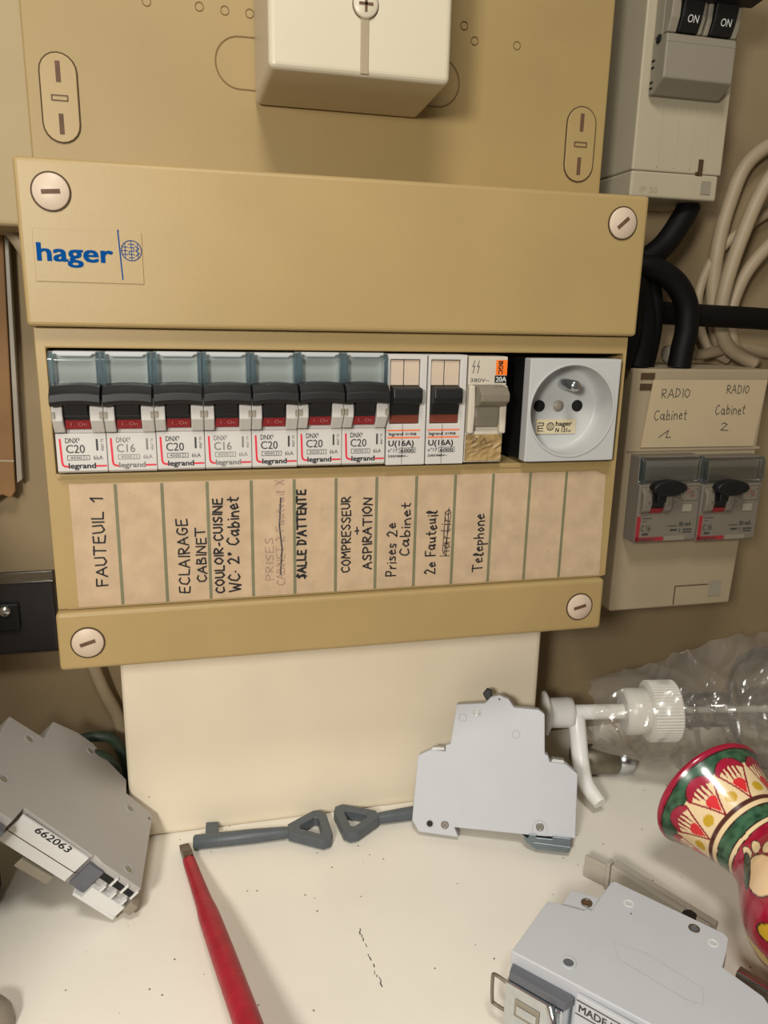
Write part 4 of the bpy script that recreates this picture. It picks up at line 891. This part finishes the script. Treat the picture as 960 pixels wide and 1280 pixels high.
def bag_f(u, v):
    # loose sleeve around the pump axis, open to the right, resting on the shelf
    s_ = 24 + 172 * u + (1 - u) ** 6 * 7 * abs(NZ.noise(Vector((v * 7, 4.0, 1.0))))
    ang = math.radians(-150 + 250 * v)
    low = max(0.0, -math.sin(ang))
    r = 18.5 + 30 * u ** .9 + 3 * math.sin(9 * u + 4 * v)
    r = r * (1 - .25 * low * max(0, 1 - 3 * u)) + 12 * low * max(0, min(1, 4 * (u - .25)))
    am = .35 + min(.65, 1.8 * u)
    side = AD.cross(Vector((0, 0, 1))).normalized(); upv = side.cross(AD)
    rad = side * math.cos(ang) + upv * math.sin(ang)
    p = A0 + AD * s_ + rad * r
    f1 = ridge((s_ * .35, ang * 17, s_ * .1), 14, 2.0)              # long folds along the sleeve
    f2 = ridge((s_ * .9 + ang * 16, ang * 9, 3), 19, 7.0)           # slanted creases
    f3 = ridge((s_ * .8 - ang * 12, ang * 14, 9), 8, 4.0)
    p += rad * am * (4.6 * f1 + 3.6 * f2 + 1.3 * f3) + crumple(p, 2.0, 30, 5.0)
    p.z = max(p.z, -199.2 + .8 * NZ.noise(p * .2)); p.y = min(p.y, 107)
    return tuple(p)
b = sheet('plastic_bag', 170, 120, bag_f, BAG)
tag(b, 'crumpled clear plastic bag around the lotion pump on the shelf', 'plastic bag')
# ------------------------------------------------------------------ painted vase lying on its side
RC = Vector((282.9, -29.9, -154.4)); VD = Vector((0.123, -0.980, -0.157)).normalized()
t = thing('ceramic_vase', 'painted ceramic vase lying on its side, red petals and green bands', 'vase', tuple(RC + VD * 78))
prof = [(25.6, 6), (26.8, 1.2), (28.2, .2), (29.4, .6), (29.7, 2.0), (28.6, 4.0), (26.9, 7.4), (24.8, 12.6), (22.6, 18.4), (20.9, 23.5), (19.6, 28), (18.7, 32.5), (18.5, 36.5), (19.6, 41), (22.6, 45.4), (26.4, 50), (30.2, 56), (32.8, 62), (33.9, 68), (33.4, 76), (32, 84), (29.2, 94), (25.4, 103), (21.6, 111), (20, 116), (20.6, 120), (20.6, 123), (.2, 123)]
def catm(P, sub):
    Q = []
    for i in range(len(P) - 1):
        p0 = P[max(i - 1, 0)]; p1 = P[i]; p2 = P[i + 1]; p3 = P[min(i + 2, len(P) - 1)]
        for k in range(sub):
            s_ = k / sub
            Q.append(tuple(.5 * (2 * b + (c - a) * s_ + (2 * a - 5 * b + 4 * c - d) * s_ * s_ + (3 * b - a - 3 * c + d) * s_ ** 3) for a, b, c, d in zip(p0, p1, p2, p3)))
    return Q + [P[-1]]
CR = lambda c: lin(c)[:3]
C_RED, C_DRED, C_GRN, C_DGRN, C_CRM, C_BLK, C_YEL, C_BRT, C_SKIN, C_BRN = map(CR, ((176, 22, 60), (150, 24, 50), (62, 104, 76), (26, 60, 40), (240, 214, 168), (52, 26, 22), (206, 166, 44), (224, 48, 56), (240, 206, 160), (84, 42, 34)))
def mixc(a, b, f): return tuple(x * (1 - f) + y * f for x, y in zip(a, b))
NP = 9
def paint(th, s_):
    s_ = s_ * 33.6 / 24.8 if s_ < 24.8 else 33.6 + (s_ - 24.8) * 1.32 if s_ < 37.3 else 50.1 + (s_ - 37.3)
    nb = NZ.noise(Vector((math.cos(th) * 6, math.sin(th) * 6, s_ * .35)))
    wob = .5 * NZ.noise(Vector((math.cos(th) * 3, math.sin(th) * 3, s_ * .1)))
    if s_ < 4.4 + wob: return mixc(C_RED, C_DRED, .5 + .5 * nb)
    if s_ < 5.2 + wob: return C_BLK
    if s_ < 33.6 + wob:
        # petals hanging from the waist toward the rim
        ph = (th / (2 * math.pi) * NP) % 1.0 - .5
        q = s_ - 9.5 - wob                                  # 0 at petal top
        top = 9.5
        hw = .46 if q > 6 else .46 * math.sqrt(max(0.0, 1 - ((6 - q) / 6.5) ** 2)) if q > -.5 else 0
        taper = .46 * max(0.0, 1 - (q - 6) / 19.5) if q > 6 else hw
        hw2 = min(hw, taper) if q > 6 else hw
        if q > -.5 and abs(ph) < hw2:
            e = hw2 - abs(ph)
            if e < .06: return C_DRED if q > 4 else C_BLK
            # inner red cap of the petal, then pale with red rays and a red drop
            if q < 4.6 + 4.0 * (abs(ph) / .46) ** 2: return mixc(C_RED, C_DRED, .4 + .5 * nb)
            if q < 12.4:
                ray = abs(((ph + .5) * 7.5) % 1.0 - .5)
                wid = .30 * (1 - ((q - 4) / 9.5) ** 2)
                if ray < wid and abs(ph) < .34 - .012 * q: return C_DRED
            hwd = .19 * math.sqrt(max(0, 1 - ((14.4 - q) / 2.8) ** 2)) if q < 14.4 else .19 * max(0, 1 - (q - 14.4) / 7.0) ** .9
            if abs(ph) < hwd: return C_BRT
            return C_CRM
        if q > 9:
            ph2 = (th / (2 * math.pi) * NP + .5) % 1.0 - .5
            if ((q - 19) / 3.0) ** 2 + (ph2 / .19) ** 2 < 1 + .3 * nb: return C_YEL
            return C_CRM
        if q > 4.5: return C_CRM
        e2 = abs(q + .0)
        return mixc(C_GRN, C_DGRN, min(1, max(0, .35 + .9 * nb)))
    if s_ < 36.2 + wob: return C_BRN
    if s_ < 38.6 + wob: return C_CRM
    if s_ < 39.3 + wob: return C_BLK
    if s_ < 46.4 + wob: return mixc(C_GRN, C_DGRN, min(1, max(0, .3 + 1.1 * nb)))
    if s_ < 47.2 + wob: return C_BLK
    if s_ < 49.4 + wob: return C_CRM
    if s_ < 50.1 + wob: return C_BLK
    # body: crimson with pale blossoms, leaves and yellow petals
    a = (th - TH0 + math.pi) % (2 * math.pi) - math.pi
    rr = 27.0; x = a * rr; z = s_
    def ell(cx, cz, rx, rz, rot=0):
        c, s2 = math.cos(rot), math.sin(rot); dx, dz = x - cx, z - cz
        return ((dx * c + dz * s2) / rx) ** 2 + ((-dx * s2 + dz * c) / rz) ** 2
    for (cx, cz, rx, rz, ro, col) in MOTIF:
        v = ell(cx, cz, rx, rz, ro)
        if v < 1: return col if col not in (C_GRN,) else mixc(C_GRN, C_DGRN, min(1, max(0, .3 + 1.1 * nb)))
        if v < 1 + 1.1 / min(rx, rz): return C_BLK
    return mixc(C_RED, C_DRED, min(1, max(0, .45 + .6 * nb)))
TH0 = 0.0
MOTIF = []
for k0 in range(-3, 4):
    ox = k0 * 42.4
    MOTIF += [(ox + 14.5, 60, 2.8, 6.5, -.5, C_DGRN), (ox + 9, 68, 7.0, 9.5, .2, C_SKIN)] + [(ox + 9 + 10.5 * math.cos(a_), 66 + 11.5 * math.sin(a_), 3.2, 2.4, a_, C_CRM) for a_ in (2.4, 3.0, 3.6, 4.2, 4.8)] + [(ox - 1, 82, 2.6, 5.4, .35, C_CRM), (ox - 8.5, 80, 3.0, 8.0, .15, C_YEL), (ox - 7.5, 92, 3.4, 8.5, -.3, C_YEL), (ox + 4, 96, 8, 9, 0, C_GRN), (ox + 20, 86, 3, 7, .4, C_YEL), (ox + 16, 98, 3.2, 5, -.3, C_CRM)]
VF = axis_frame(RC, VD)
PR = catm(prof, 12); NT = 420
# angle that faces the room, so the blossoms sit where they show
vd = Vector((49, -310, 66)) - (RC + VD * 75); lv = VF.to_3x3().inverted() @ vd; TH0 = math.atan2(lv.y, lv.x) - 0.05
vs, cs, fs = [], [], []
for r, z in PR:
    for i in range(NT):
        th = 2 * math.pi * i / NT; vs.append((r * math.cos(th), r * math.sin(th), z)); cs.append(paint(th, z))
for k in range(len(PR) - 1):
    for i in range(NT): j = (i + 1) % NT; fs.append((k * NT + i, k * NT + j, (k + 1) * NT + j, (k + 1) * NT + i))
VO = tuple(RC + VD * 78)
PM = bpy.data.materials.new('painted_glaze'); PM.use_nodes = True
nt = PM.node_tree; at_ = nt.nodes.new('ShaderNodeAttribute'); at_.attribute_name = 'paint'
pb = nt.nodes['Principled BSDF']; nt.links.new(at_.outputs['Color'], pb.inputs['Base Color']); pb.inputs['Roughness'].default_value = .22; pb.inputs['Coat Weight'].default_value = .5; pb.inputs['Coat Roughness'].default_value = .08
vo = MB().add(vs, fs, True, VF).build('painted_body', PM, t, 0, 2, VO)
at2 = vo.data.color_attributes.new('paint', 'FLOAT_COLOR', 'POINT')
at2.data.foreach_set('color', [c for q in cs for c in (*q, 1.0)])
MB().lathe([(25.6, 6), (23, 12), (19.5, 21), (16.5, 31), (16.2, 36), (.1, 38)], 48, VF, cap=False).build('inner_wall', IVORY, t, 0, 2, VO)
